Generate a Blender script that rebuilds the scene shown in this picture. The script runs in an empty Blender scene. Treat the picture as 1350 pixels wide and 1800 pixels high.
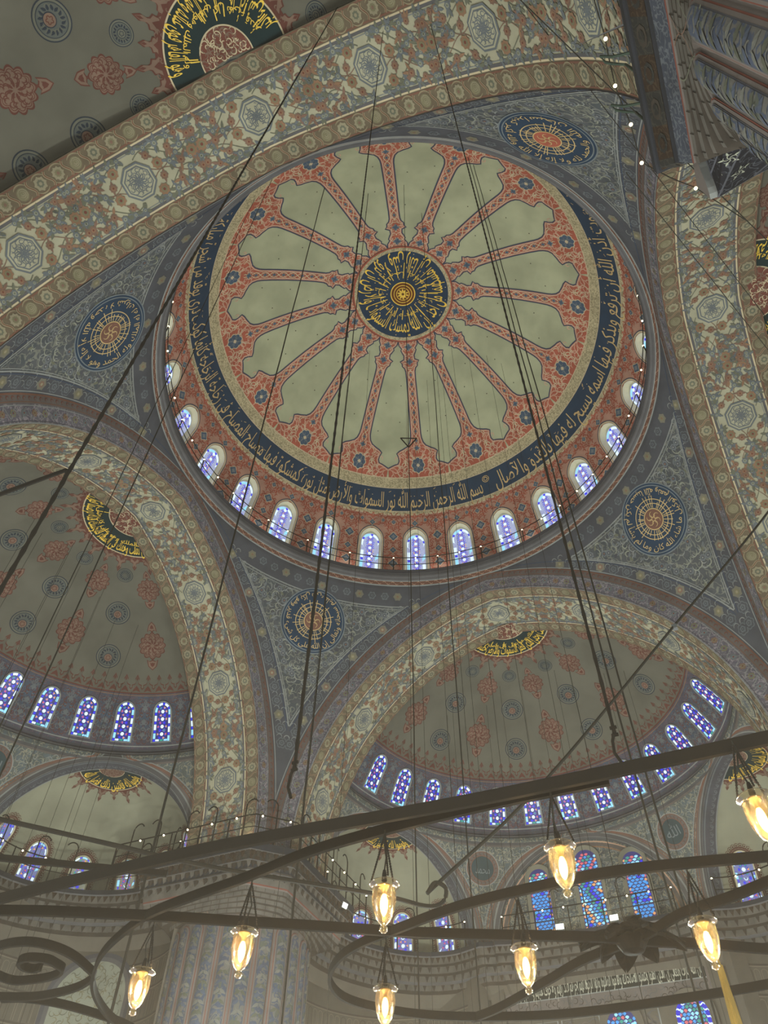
import bpy, math, random
import numpy as np
from math import sin, cos, pi, radians as rad, degrees as deg, sqrt, atan2, acos, asin, hypot
from mathutils import Matrix, Vector

random.seed(7)
rng = np.random.default_rng(7)
SC = bpy.context.scene
COL = SC.collection

# ------------------------------------------------------------------ camera
CX, CY = 7.2321, -17.8312                  # eye point is the origin of height (floor is 1.6 m lower)
YAW, PITCH, ROLL = 0.4297, 0.8992, 0.0241
FPX = 1350.9                               # focal length in pixels of the 1350 x 1800 frame
cF = Vector((-sin(YAW) * cos(PITCH), cos(YAW) * cos(PITCH), sin(PITCH)))
cR = Vector((cos(YAW), sin(YAW), 0))
cU = cR.cross(cF)
cR, cU = cos(ROLL) * cR + sin(ROLL) * cU, -sin(ROLL) * cR + cos(ROLL) * cU
cam = bpy.data.cameras.new('camera')
cam.sensor_fit = 'VERTICAL'
cam.sensor_height = 36.0
cam.lens = 36.0 * FPX / 1800.0
cam.clip_start = 0.05
cam.clip_end = 500
camo = bpy.data.objects.new('camera', cam)
COL.objects.link(camo)
camo.matrix_world = Matrix(((cR.x, cU.x, -cF.x, CX), (cR.y, cU.y, -cF.y, CY), (cR.z, cU.z, -cF.z, 0), (0, 0, 0, 1)))
SC.camera = camo

SC.cycles.sample_clamp_indirect = 4.0
SC.cycles.caustics_reflective = False
SC.cycles.caustics_refractive = False

# ------------------------------------------------------------------ world, exposure, fill lights and floodlights of the hall
SC.view_settings.view_transform = 'Standard'
SC.view_settings.look = 'None'
SC.view_settings.exposure = 0.0
SC.view_settings.gamma = 1.0
SC.view_settings.use_curve_mapping = False
wd = bpy.data.worlds.new('daylight')
SC.world = wd
wd.use_nodes = True
wd.node_tree.nodes['Background'].inputs[0].default_value = (0.62, 0.70, 0.80, 1)
wd.node_tree.nodes['Background'].inputs[1].default_value = 0.35

def lamp_light(name, loc, power, col, radius=0.4, kind='POINT', rot=None):
    l = bpy.data.lights.new(name, kind)
    l.energy = power
    l.color = col
    if kind == 'POINT':
        l.shadow_soft_size = radius
    o = bpy.data.objects.new(name, l)
    o.location = loc
    if rot:
        o.rotation_euler = rot
    COL.objects.link(o)
    return o

# added unseen fill lights, standing for rings of lamps low over the prayer floor
HALL = 3.3
for hx, hy, hp in ((0, 0, 3300), (-10, 6, 700), (10, 6, 700), (-13, -6, 1000), (0, 13, 600), (-20, 0, 800),
                   (20, 0, 1000), (0, 21, 700), (-9, -24, 1000), (10, -24, 900), (16, -8, 600)):
    lamp_light('hall_fill_light', (hx, hy, 1.4), hp * HALL, (0.94, 1.0, 0.87), 0.9)
# added fill lights that brighten the drum beyond its strings of bulbs
for i in range(14):
    lamp_light('drum_fill_light', (12.3 * cos(i * 2 * pi / 14), 12.3 * sin(i * 2 * pi / 14), 34.4), 48, (1.0, 0.97, 0.86), 0.3)
# floodlights that stand on the upper galleries and wash the vaults
for hx, hy, hz, hp in ((-1.48, 24.6, 18.4, 60), (1.4, 24.6, 18.4, 60), (-11.2, 12.5, 18.5, 45), (-12.6, 11.0, 18.5, 45), (-9.2, 16.9, 17.6, 40),
                       (-17.2, 9.2, 18.3, 40), (-21, 5.0, 18.3, 30), (-6.4, 21.5, 18.3, 25), (6.4, 21.5, 18.3, 30), (11.2, 12.5, 18.5, 45)):
    lamp_light('gallery_flood_light', (hx, hy, hz), hp * 1.15, (1.0, 0.96, 0.72), 0.25)

# ------------------------------------------------------------------ materials
def lin(c):
    return tuple(((v / 255) / 12.92 if v <= 10 else (((v / 255) + 0.055) / 1.055) ** 2.4) for v in c)
MATS = {}
def paint(name, rgb, var=0.16, scale=1.2, rough=0.85, rgb2=None, vscale=None, width=0.06, rgb3=None, metal=0.0, detail=4.0):
    """painted plaster: one pigment with cloudy wear; with rgb2 a curling vine pattern in a second pigment, with rgb3 blots of a third"""
    if name in MATS:
        return MATS[name]
    m = bpy.data.materials.new(name)
    m.use_nodes = True
    nt = m.node_tree
    N, L = nt.nodes, nt.links
    b = N['Principled BSDF']
    b.inputs['Roughness'].default_value = rough
    b.inputs['Specular IOR Level'].default_value = 0.2
    b.inputs['Metallic'].default_value = metal
    geo = N.new('ShaderNodeNewGeometry')
    base = None
    def mixc(fac, a, c):
        x = N.new('ShaderNodeMix')
        x.data_type = 'RGBA'
        if fac is not None:
            L.new(fac, x.inputs[0])
        for s, v in ((6, a), (7, c)):
            if isinstance(v, tuple):
                x.inputs[s].default_value = (*v[:3], 1)
            else:
                L.new(v, x.inputs[s])
        return x.outputs[2]
    def noise(sc, det=3.0, dist=0.0):
        t = N.new('ShaderNodeTexNoise')
        t.inputs['Scale'].default_value = sc
        t.inputs['Detail'].default_value = det
        t.inputs['Distortion'].default_value = dist
        L.new(geo.outputs['Position'], t.inputs['Vector'])
        return t.outputs['Fac']
    def ramp(v, p0, p1):
        r = N.new('ShaderNodeMapRange')
        r.interpolation_type = 'SMOOTHSTEP'
        L.new(v, r.inputs[0])
        r.inputs[1].default_value = p0
        r.inputs[2].default_value = p1
        return r.outputs[0]
    col = lin(rgb)
    if rgb2:
        if rgb3:
            col = mixc(ramp(noise(vscale * 0.8, 1.0), 0.52, 0.58), col, lin(rgb3))
        n = noise(vscale, 0.6, 0.8)
        s = N.new('ShaderNodeMath'); s.operation = 'SUBTRACT'
        L.new(n, s.inputs[0]); s.inputs[1].default_value = 0.5
        a = N.new('ShaderNodeMath'); a.operation = 'ABSOLUTE'
        L.new(s.outputs[0], a.inputs[0])
        col = mixc(ramp(a.outputs[0], width, width * 0.45), col, lin(rgb2))
    w = ramp(noise(scale, detail), 0.25, 0.75)
    v = N.new('ShaderNodeMapRange')
    L.new(w, v.inputs[0])
    v.inputs[3].default_value = 1 - var
    v.inputs[4].default_value = 1 + var
    mu = N.new('ShaderNodeMix')
    mu.data_type = 'RGBA'; mu.blend_type = 'MULTIPLY'
    mu.inputs[0].default_value = 1
    if isinstance(col, tuple):
        mu.inputs[6].default_value = (*col, 1)
    else:
        L.new(col, mu.inputs[6])
    L.new(v.outputs[0], mu.inputs[7])
    L.new(mu.outputs[2], b.inputs['Base Color'])
    MATS[name] = m
    return m
def glow(name, rgb, strength):
    if name in MATS:
        return MATS[name]
    m = bpy.data.materials.new(name)
    m.use_nodes = True
    nt = m.node_tree
    b = nt.nodes['Principled BSDF']
    b.inputs['Base Color'].default_value = (*[c * 0.3 for c in lin(rgb)], 1)
    b.inputs['Roughness'].default_value = 0.3
    t = nt.nodes.new('ShaderNodeTexNoise')
    t.inputs['Scale'].default_value = 6
    r = nt.nodes.new('ShaderNodeMapRange')
    r.inputs[3].default_value = strength * 0.75
    r.inputs[4].default_value = strength * 1.25
    g = nt.nodes.new('ShaderNodeNewGeometry')
    nt.links.new(g.outputs['Position'], t.inputs['Vector'])
    nt.links.new(t.outputs['Fac'], r.inputs[0])
    b.inputs['Emission Color'].default_value = (*lin(rgb), 1)
    nt.links.new(r.outputs[0], b.inputs['Emission Strength'])
    MATS[name] = m
    return m

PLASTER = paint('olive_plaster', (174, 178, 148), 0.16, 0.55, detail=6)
PLASTER2 = paint('shaded_olive_plaster', (105, 103, 94), 0.16, 0.45, detail=6)  # half-dome plaster, darkened in its colour for the weaker light there
PLASTER3 = paint('pale_olive_plaster', (150, 149, 131), 0.12, 0.5, detail=6)
CREAM = paint('cream_line', (206, 190, 160), 0.1)
IVORY = paint('ivory_reveal', (226, 220, 190), 0.06)
PINKC = paint('pink_cream', (206, 168, 146), 0.12)
RED = paint('terracotta_red', (176, 96, 78), 0.14)
DRED = paint('dark_red', (118, 70, 62), 0.15)
REDV = paint('faded_red_ground', (176, 136, 120), 0.13)
NAVY = paint('navy', (38, 60, 84), 0.12)
DGREEN = paint('dark_green_ground', (30, 50, 54), 0.12)
BLUE = paint('ornament_blue', (74, 92, 114), 0.14)
LBLUE = paint('pale_blue', (116, 124, 130), 0.14)
OUTL = paint('blue_outline', (62, 74, 96), 0.1)
TAN = paint('tan_letters', (206, 178, 128), 0.1)
GOLD = paint('gold_letters', (246, 206, 84), 0.12, rough=0.5)
BROWN = paint('brown_gilt', (110, 64, 30), 0.15)
SPECK = paint('speckled_band', (150, 140, 112), 0.1, rgb2=(196, 184, 150), vscale=9, width=0.12)
GREY = paint('grey_moulding', (98, 97, 101), 0.14)
GREYD = paint('dark_grey_moulding', (80, 81, 90), 0.16)
GREYL = paint('light_grey_line', (140, 143, 143), 0.12)
PEND = paint('pendentive_ground', (84, 87, 92), 0.16, 0.8, rgb2=(118, 120, 114), vscale=3.2, width=0.055, rgb3=(76, 82, 88))
PBORD = paint('pendentive_border', (77, 79, 87), 0.14)
MAUVE = paint('mauve_archivolt', (108, 105, 116), 0.16, rgb2=(150, 142, 150), vscale=4.5, width=0.05, rgb3=(100, 96, 110))
SOFF = paint('soffit_cream', (176, 172, 150), 0.12)
SBORD = paint('soffit_border', (112, 100, 84), 0.14)
SBORD2 = paint('soffit_border_scroll', (148, 136, 112), 0.12)
ROS1 = paint('rosette_olive', (128, 122, 98), 0.14)
ROS2 = paint('rosette_cream', (152, 144, 122), 0.12)
ORANGE = paint('flower_orange', (146, 114, 92), 0.16)
RUST = paint('flower_rust', (130, 103, 91), 0.16)
FBLUE = paint('flower_blue', (108, 114, 120), 0.14)
FGREEN = paint('flower_green', (110, 112, 98), 0.14)
FGREYL = paint('flower_pale', (150, 152, 140), 0.12)
WZONE = paint('window_zone_violet', (80, 77, 92), 0.16, rgb2=(98, 84, 96), vscale=4.2, width=0.05, rgb3=(78, 84, 100))
CREST = paint('crest_red_line', (102, 62, 56), 0.15)
SPAN = paint('spandrel_ground', (96, 102, 102), 0.15, rgb2=(146, 142, 128), vscale=4.0, width=0.05, rgb3=(96, 106, 112))
LOWW = paint('lower_wall', (98, 92, 84), 0.16, 0.7)
FLUTE = paint('flute_panel', (104, 102, 100), 0.14, rgb2=(72, 80, 100), vscale=3.4, width=0.09, rgb3=(88, 92, 86))
FLUTEB = paint('flute_border', (112, 104, 102), 0.12)
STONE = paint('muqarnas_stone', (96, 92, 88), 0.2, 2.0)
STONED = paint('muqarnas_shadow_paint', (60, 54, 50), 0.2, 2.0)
BRNPAN = paint('shaded_brown_coffer', (50, 38, 31), 0.22, 1.6, rgb2=(64, 52, 42), vscale=5, width=0.05)  # darkened in the paint for the dim underside of the near capital
GRNPAN = paint('shaded_green_coffer', (44, 44, 44), 0.2, 1.6, rgb2=(58, 56, 52), vscale=6, width=0.06)  # likewise deepened, the capital's shade is in the colour
FEATH = paint('feather_band', (62, 67, 80), 0.2, 1.5, rgb2=(92, 96, 104), vscale=7, width=0.07)
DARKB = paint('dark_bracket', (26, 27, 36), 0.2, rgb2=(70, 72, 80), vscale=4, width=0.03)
IRON = paint('black_iron', (26, 22, 19), 0.2, 8, rough=0.85)
CABLE = paint('dark_cable', (40, 38, 34), 0.1, 8, rough=0.7)
CARPET = paint('red_carpet', (96, 56, 48), 0.2, 0.8, rgb2=(70, 80, 110), vscale=2.0, width=0.06)
BRASSY = paint('yellow_cord', (150, 132, 76), 0.15, 5)
METALG = paint('flood_housing', (120, 124, 128), 0.1, rough=0.4, metal=0.4)

G_WHITE = glow('glass_white', (218, 240, 255), 1.1)
G_CYAN = glow('glass_cyan', (150, 218, 244), 1.0)
G_BLUE = glow('glass_blue', (40, 46, 222), 1.05)
G_DEEP = glow('glass_deep_blue', (34, 34, 200), 0.95)
G_PURP = glow('glass_purple', (96, 84, 214), 0.85)
G_RED = glow('glass_red', (226, 110, 120), 0.75)
G_ORAN = glow('glass_orange', (246, 176, 110), 0.75)
G_GREEN = glow('glass_green', (60, 170, 150), 0.7)
G_LEAD = glow('came_glow', (150, 160, 220), 0.42)  # backing between the panes emits, bloom of the glass put into the material
G_LEADW = glow('came_glow_pale', (190, 200, 240), 0.62)
G_LEADD = glow('came_glow_dark', (62, 66, 146), 0.4)
G_AQUA = glow('glass_aqua', (70, 160, 235), 0.85)
G_CAME2 = glow('plaster_lattice_glow', (196, 200, 178), 0.3)  # plaster given emission of its own so that it looks lit
B_SMALL = glow('small_bulb', (255, 236, 190), 6.0)
B_LAMP = glow('lamp_filament', (255, 214, 130), 9.0)
B_FLOOD = glow('flood_lens', (250, 255, 255), 4.0)

def lamp_glass():
    """thin amber glass: tinted see-through with a glossy skin"""
    m = bpy.data.materials.new('amber_glass')
    m.use_nodes = True
    nt = m.node_tree
    nt.nodes.remove(nt.nodes['Principled BSDF'])
    out = nt.nodes['Material Output']
    tr = nt.nodes.new('ShaderNodeBsdfTransparent')
    tr.inputs[0].default_value = (1.0, 0.90, 0.70, 1)
    gl = nt.nodes.new('ShaderNodeBsdfGlossy')
    gl.inputs['Color'].default_value = (1, 0.92, 0.78, 1)
    t = nt.nodes.new('ShaderNodeTexNoise')
    t.inputs['Scale'].default_value = 40
    r = nt.nodes.new('ShaderNodeMapRange')
    r.inputs[3].default_value = 0.03
    r.inputs[4].default_value = 0.20
    nt.links.new(t.outputs['Fac'], r.inputs[0])
    nt.links.new(r.outputs[0], gl.inputs['Roughness'])
    f = nt.nodes.new('ShaderNodeLayerWeight')
    f.inputs['Blend'].default_value = 0.35
    mx = nt.nodes.new('ShaderNodeMixShader')
    nt.links.new(f.outputs['Fresnel'], mx.inputs[0])
    nt.links.new(tr.outputs[0], mx.inputs[1])
    nt.links.new(gl.outputs[0], mx.inputs[2])
    tl = nt.nodes.new('ShaderNodeBsdfTranslucent')
    tl.inputs[0].default_value = (1.0, 0.74, 0.40, 1)
    m2 = nt.nodes.new('ShaderNodeMixShader')
    m2.inputs[0].default_value = 0.07
    nt.links.new(mx.outputs[0], m2.inputs[1])
    nt.links.new(tl.outputs[0], m2.inputs[2])
    nt.links.new(m2.outputs[0], out.inputs['Surface'])
    return m
GLASS = lamp_glass()
BRASSD = paint('lamp_cap_brass', (122, 98, 62), 0.15, 6, rough=0.45, metal=0.5)
BRICKR = paint('muted_brick', (124, 88, 76), 0.14)
MUTEP = paint('muted_pink_band', (106, 98, 97), 0.12)
SLABE = paint('shaded_slab_edge', (44, 46, 54), 0.2)  # edge colour darkened along with the shaded near capital
LOWL = paint('lower_wall_line', (124, 116, 104), 0.14)
LOWD = paint('lower_wall_joint', (76, 70, 64), 0.14)
PINKD2 = paint('crest_ground', (102, 97, 89), 0.14)
WFRAME = paint('window_plaster_frame', (128, 126, 114), 0.12)
RNDGR = paint('roundel_dark_green', (60, 76, 82), 0.12)
LEAFA = paint('flute_leaf_blue', (80, 88, 106), 0.14)
LEAFB = paint('flute_leaf_olive', (88, 90, 80), 0.14)
LEAFC = paint('flute_leaf_pale', (112, 112, 108), 0.14)
RNDOUT = paint('roundel_outline', (50, 58, 70), 0.12)
RNDFILL = paint('roundel_plaster', (112, 112, 102), 0.12)
RNDGND = paint('roundel_leaf_ground', (94, 99, 98), 0.12)
PROS = paint('pendentive_rosette', (120, 117, 106), 0.12)
PROS2 = paint('pendentive_rosette_line', (100, 106, 112), 0.12)
REDVINE = paint('red_vine', (152, 78, 62), 0.14)
PANELT = paint('panel_letters', (186, 184, 170), 0.1)
PANELG = paint('panel_ground', (30, 36, 36), 0.12)

# ------------------------------------------------------------------ mesh engine
EPS = 0.007
class Mesh:
    """collects flat patterns in the (u, v) of a surface and raw solids, and links them as ONE mesh object"""
    def __init__(s, fn=None, rot=0.0):
        s.fn, s.rot = fn, rot
        s.V, s.F, s.M, s.mats, s.n = [], [], [], [], 0
    def mi(s, m):
        if m not in s.mats:
            s.mats.append(m)
        return s.mats.index(m)
    def raw(s, P, F, mat):
        P = np.asarray(P, float).reshape(-1, 3)
        F = np.asarray(F, int)
        if len(F) == 0:
            return
        s.V.append(P)
        s.F.append(F + s.n)
        s.M.append(np.full(len(F), s.mi(mat)))
        s.n += len(P)
    def put(s, uv, F, mat, lay=0.0, frame=None):
        uv = np.asarray(uv, float).reshape(-1, 2)
        if frame is not None:
            uv = frame(uv)
        P, N = s.fn(uv[:, 0], uv[:, 1])
        s.raw(P + N * (lay * EPS), F, mat)
    # --- patterns on the surface
    def grid(s, u0, u1, nu, v0, v1, nv, mat, lay=0.0, frame=None):
        U, W = np.meshgrid(np.linspace(u0, u1, nu + 1), np.linspace(v0, v1, nv + 1), indexing='ij')
        s.put(np.stack([U.ravel(), W.ravel()], -1), quads(nu, nv), mat, lay, frame)
    def strip(s, A, B, mat, lay=1.0, frame=None, k=1):
        A, B = np.asarray(A, float), np.asarray(B, float)
        t = np.linspace(0, 1, k + 1)[None, :, None]
        uv = A[:, None, :] * (1 - t) + B[:, None, :] * t
        s.put(uv.reshape(-1, 2), quads(len(A) - 1, k), mat, lay, frame)
    def fill(s, pts, mat, lay=1.0, frame=None, c=None, k=1):
        p = np.asarray(pts, float)
        c = p.mean(0) if c is None else np.asarray(c, float)
        n = len(p)
        rings = [c + (p - c) * (i + 1) / k for i in range(k)]
        uv = np.concatenate([c[None]] + rings)
        i = np.arange(n)
        j = (i + 1) % n
        F = [np.stack([np.zeros(n, int), 1 + i, 1 + j, 1 + j], -1)]
        for r in range(k - 1):
            a = 1 + r * n
            F.append(np.stack([a + i, a + n + i, a + n + j, a + j], -1))
        s.put(uv, np.concatenate(F), mat, lay, frame)
    def ring(s, r0, r1, mat, lay=1.0, frame=None, n=48, c=(0, 0), a0=0.0, a1=2 * pi, k=1):
        a = np.linspace(a0, a1, n + 1)
        d = np.stack([np.cos(a), np.sin(a)], -1)
        s.strip(np.asarray(c) + d * r0, np.asarray(c) + d * r1, mat, lay, frame, k)
    def disk(s, r, mat, lay=1.0, frame=None, n=24, c=(0, 0), k=1):
        a = np.arange(n) * 2 * pi / n
        s.fill(np.stack([np.cos(a), np.sin(a)], -1) * r + np.asarray(c), mat, lay, frame, c, k)
    def line(s, pts, w, mat, lay=2.0, frame=None, closed=False):
        p = np.asarray(pts, float)
        if closed:
            p = np.concatenate([p, p[:1]])
        d = np.zeros_like(p)
        d[1:-1] = p[2:] - p[:-2]
        d[0], d[-1] = (p[1] - p[-2], p[1] - p[-2]) if closed else (p[1] - p[0], p[-1] - p[-2])
        d /= np.maximum(np.linalg.norm(d, axis=1, keepdims=True), 1e-9)
        nrm = np.stack([-d[:, 1], d[:, 0]], -1) * (w / 2)
        s.strip(p + nrm, p - nrm, mat, lay, frame)
    def arcs(s, C, R, A0, A1, W, mat, lay=2.0, frame=None, n=7):
        """many small curved strokes at once (vectorised): centres C, radii R, start and end angles, width"""
        C = np.asarray(C, float)
        t = np.linspace(0, 1, n + 1)[None, :]
        a = np.asarray(A0)[:, None] * (1 - t) + np.asarray(A1)[:, None] * t
        d = np.stack([np.cos(a), np.sin(a)], -1)
        R = np.broadcast_to(np.asarray(R, float), (len(C),))[:, None, None]
        w = np.broadcast_to(np.asarray(W, float), (len(C),))[:, None, None] * (np.sin(pi * (0.12 + 0.76 * t))[..., None]) / 2
        uv = np.stack([C[:, None] + d * (R - w), C[:, None] + d * (R + w)], 2)
        base = (np.arange(len(C)) * 2 * (n + 1))[:, None] + (np.arange(n) * 2)[None]
        F = np.stack([base, base + 2, base + 3, base + 1], -1).reshape(-1, 4)
        s.put(uv.reshape(-1, 2), F, mat, lay, frame)
    def text(s, string, mapper, h, mat, lay=3.0, length=None, ys=1.0, bold=0.0):
        """lettering: mapper takes (t, y): t runs from the first letter leftwards, y up from the baseline"""
        V, T = glyphs(string, bold)
        W = V[:, 0].max()
        f = h / 1.0
        sx = f if length is None else length / W
        t = (W - V[:, 0]) * sx
        s.put(mapper(t, V[:, 1] * f * ys), T, mat, lay)
        return W * sx
    # --- raw solids
    def tube(s, pts, r, mat, n=6, caps=True):
        p = np.asarray(pts, float)
        m = len(p)
        r = np.broadcast_to(np.asarray(r, float), (m,))
        d = np.zeros_like(p)
        d[1:-1] = p[2:] - p[:-2]
        d[0], d[-1] = p[1] - p[0], p[-1] - p[-2]
        d /= np.maximum(np.linalg.norm(d, axis=1, keepdims=True), 1e-9)
        up = np.where(np.abs(d[:, 2:3]) > 0.9, np.array([[1.0, 0, 0]]), np.array([[0, 0, 1.0]]))
        a = np.cross(d, up)
        a /= np.maximum(np.linalg.norm(a, axis=1, keepdims=True), 1e-9)
        b = np.cross(d, a)
        th = np.arange(n) * 2 * pi / n
        P = p[:, None] + r[:, None, None] * (a[:, None] * np.cos(th)[None, :, None] + b[:, None] * np.sin(th)[None, :, None])
        s.raw(P, quads(m - 1, n, True), mat)
        if caps:
            for e in (0, m - 1):
                s.raw(np.concatenate([p[e][None], P[e]]), [[0, 1 + i, 1 + (i + 1) % n, 1 + (i + 1) % n] for i in range(n)], mat)
    def bar(s, pts, w, h, mat):
        """flat iron bar: w wide in plan, h tall, along a roughly level path"""
        p = np.asarray(pts, float)
        d = np.zeros_like(p)
        d[1:-1] = p[2:] - p[:-2]
        d[0], d[-1] = p[1] - p[0], p[-1] - p[-2]
        d /= np.linalg.norm(d, axis=1, keepdims=True)
        nrm = np.stack([-d[:, 1], d[:, 0], 0 * d[:, 0]], -1)
        nrm /= np.linalg.norm(nrm, axis=1, keepdims=True)
        z = np.array([0, 0, 1.0])
        P = np.stack([p + nrm * w / 2 - z * h / 2, p + nrm * w / 2 + z * h / 2, p - nrm * w / 2 + z * h / 2, p - nrm * w / 2 - z * h / 2], 1)
        s.raw(P, quads(len(p) - 1, 4, True), mat)
        s.raw(P[0], [[0, 1, 2, 3]], mat)
        s.raw(P[-1], [[0, 1, 2, 3]], mat)
    def lathe(s, prof, mat, n=24, c=(0, 0, 0), a0=0.0, a1=2 * pi):
        pr = np.asarray(prof, float)
        a = np.linspace(a0, a1, n + 1)
        P = np.stack([pr[None, :, 0] * np.cos(a)[:, None], pr[None, :, 0] * np.sin(a)[:, None], np.broadcast_to(pr[None, :, 1], (n + 1, len(pr)))], -1) + np.asarray(c)
        s.raw(P, quads(n, len(pr) - 1), mat)
    def box(s, c, size, mat, R=None):
        q = np.array([[x, y, z] for x in (-.5, .5) for y in (-.5, .5) for z in (-.5, .5)]) * np.asarray(size, float)
        if R is not None:
            q = q @ np.asarray(R).T
        s.raw(q + np.asarray(c, float), [[0, 1, 3, 2], [4, 6, 7, 5], [0, 4, 5, 1], [2, 3, 7, 6], [0, 2, 6, 4], [1, 5, 7, 3]], mat)
    def sweep(s, path, prof, mats, closed=False):
        """a moulding: prof = list of (out, z) swept along a plan path with mitred corners; out is to the left of travel"""
        p = np.asarray(path, float)
        n = len(p)
        seg = np.diff(np.concatenate([p, p[:1]]) if closed else p, axis=0)
        seg /= np.maximum(np.linalg.norm(seg, axis=1, keepdims=True), 1e-9)
        nn = np.stack([-seg[:, 1], seg[:, 0]], -1)
        m = np.zeros_like(p)
        for i in range(n):
            a = nn[i - 1] if (i > 0 or closed) else nn[0]
            b = nn[i] if i < len(nn) else nn[-1]
            v = a + b
            v /= max(np.linalg.norm(v), 1e-9)
            m[i] = v / max(v @ a, 0.35)
        pr = np.asarray(prof, float)
        P = np.concatenate([p[:, None, :] + m[:, None, :] * pr[None, :, :1], np.broadcast_to(pr[None, :, 1:], (n, len(pr), 1))], -1)
        if closed:
            P = np.concatenate([P, P[:1]])
        for j in range(len(pr) - 1):
            s.raw(P[:, j:j + 2], quads(len(P) - 1, 1), mats[j] if isinstance(mats, (list, tuple)) else mats)
    def arrays(s):
        return np.concatenate(s.V), np.concatenate(s.F), np.concatenate(s.M)
    def build(s, name, parent=None, origin=None, smooth=False):
        V, F, M = s.arrays()
        if s.rot:
            c, q = cos(s.rot), sin(s.rot)
            V = V @ np.array([[c, q, 0], [-q, c, 0], [0, 0, 1]])
        org = np.zeros(3) if origin is None else np.asarray(origin, float)
        V = V - org
        me = bpy.data.meshes.new(name)
        tri = F[:, 2] == F[:, 3]
        tot = np.where(tri, 3, 4)
        start = np.concatenate([[0], np.cumsum(tot)[:-1]])
        flat = F.ravel()
        keep = np.ones(len(flat), bool)
        keep[3::4] = ~tri
        idx = flat[keep]
        me.vertices.add(len(V))
        me.vertices.foreach_set('co', V.ravel().astype(np.float32))
        me.loops.add(len(idx))
        me.loops.foreach_set('vertex_index', idx.astype(np.int32))
        me.polygons.add(len(F))
        me.polygons.foreach_set('loop_start', start.astype(np.int32))
        me.polygons.foreach_set('loop_total', tot.astype(np.int32))
        for m in s.mats:
            me.materials.append(m)
        me.polygons.foreach_set('material_index', M.astype(np.int32))
        me.polygons.foreach_set('use_smooth', np.full(len(F), bool(smooth)))
        me.update(calc_edges=True)
        me.validate()
        o = bpy.data.objects.new(name, me)
        COL.objects.link(o)
        if parent is not None:
            o.parent = parent
            o.location = org - np.array(PORG.get(parent.name, (0, 0, 0)))
        else:
            o.location = org
        PORG[o.name] = tuple(org)
        return o
PORG = {}
def quads(a, b, wrap=False):
    """faces of an (a+1) x (b+1) vertex grid; with wrap the second direction closes on itself (b columns)"""
    i, j = np.meshgrid(np.arange(a), np.arange(b), indexing='ij')
    w = b if wrap else b + 1
    j2 = (j + 1) % b if wrap else j + 1
    return np.stack([i * w + j, (i + 1) * w + j, (i + 1) * w + j2, i * w + j2], -1).reshape(-1, 4)
def tag(o, label=None, cat=None, group=None, kind=None):
    for k, v in (('label', label), ('category', cat), ('group', group), ('kind', kind)):
        if v:
            o[k] = v
    return o
def empty(name, loc, label=None, cat=None, group=None, kind=None):
    o = bpy.data.objects.new(name, None)
    o.empty_display_size = 0.1
    COL.objects.link(o)
    o.location = loc
    PORG[o.name] = tuple(loc)
    return tag(o, label, cat, group, kind)
def resample(P, step):
    P = np.asarray(P, float)
    seg = np.concatenate([[0], np.cumsum(np.linalg.norm(np.diff(P, axis=0), axis=1))])
    n = max(2, int(round(seg[-1] / step)) + 1)
    q = np.linspace(0, seg[-1], n)
    return np.stack([np.interp(q, seg, P[:, i]) for i in range(P.shape[1])], -1)
ORD = 'first second third fourth fifth sixth seventh eighth ninth tenth eleventh twelfth thirteenth fourteenth fifteenth sixteenth seventeenth eighteenth nineteenth twentieth'.split()
def nth(i):
    return ORD[i] if i < 20 else ('twenty-' + ORD[i - 20] if i < 29 else 'thirtieth' if i == 29 else 'thirty-' + ORD[i - 30])

# ------------------------------------------------------------------ Arabic lettering
_T = {}
_cp = 0xFE80
for ch, n in zip('ءآأؤإئابةتثجحخدذرزسشصضطظعغفقكلمنهوىي', (1, 2, 2, 2, 2, 4, 2, 4, 2, 4, 4, 4, 4, 4, 2, 2, 2, 2, 4, 4, 4, 4, 4, 4, 4, 4, 4, 4, 4, 4, 4, 4, 4, 2, 2, 4)):
    _T[ch] = (_cp, n)
    _cp += n
def shape_ar(txt):
    out = []
    for word in txt.split(' '):
        if word == 'الله':
            out.append('\uFDF2'); continue
        g, i, link = [], 0, False
        while i < len(word):
            c = word[i]
            if c == 'ل' and i + 1 < len(word) and word[i + 1] in 'اأإآ':
                b = {'ا': 0xFEFB, 'أ': 0xFEF7, 'إ': 0xFEF9, 'آ': 0xFEF5}[word[i + 1]]
                g.append(chr(b + (1 if link else 0)))
                link = False
                i += 2
                continue
            b, n = _T[c]
            nxt = i + 1 < len(word) and word[i + 1] != 'ء' and n == 4
            k = (3 if nxt else 1) if link else (2 if nxt else 0)
            g.append(chr(b + k))
            link = nxt
            i += 1
        out.append(''.join(reversed(g)))
    return ' '.join(reversed(out))
_G = {}
def glyphs(txt, bold=0.0):
    if (txt, bold) in _G:
        return _G[(txt, bold)]
    cu = bpy.data.curves.new('lettering', 'FONT')
    cu.body = shape_ar(txt)
    cu.resolution_u = 2
    cu.offset = bold
    ob = bpy.data.objects.new('lettering', cu)
    COL.objects.link(ob)
    bpy.context.view_layer.update()
    me = ob.evaluated_get(bpy.context.evaluated_depsgraph_get()).to_mesh()
    V = np.zeros(len(me.vertices) * 3, np.float32)
    me.vertices.foreach_get('co', V)
    V = V.reshape(-1, 3)[:, :2].astype(float)
    me.calc_loop_triangles()
    T = np.zeros(len(me.loop_triangles) * 3, np.int32)
    me.loop_triangles.foreach_get('vertices', T)
    T = T.reshape(-1, 3)
    T = np.concatenate([T, T[:, 2:]], 1)
    V[:, 0] -= V[:, 0].min()
    bpy.data.objects.remove(ob)
    bpy.data.curves.remove(cu)
    _G[(txt, bold)] = (V, T)
    return V, T

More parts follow.
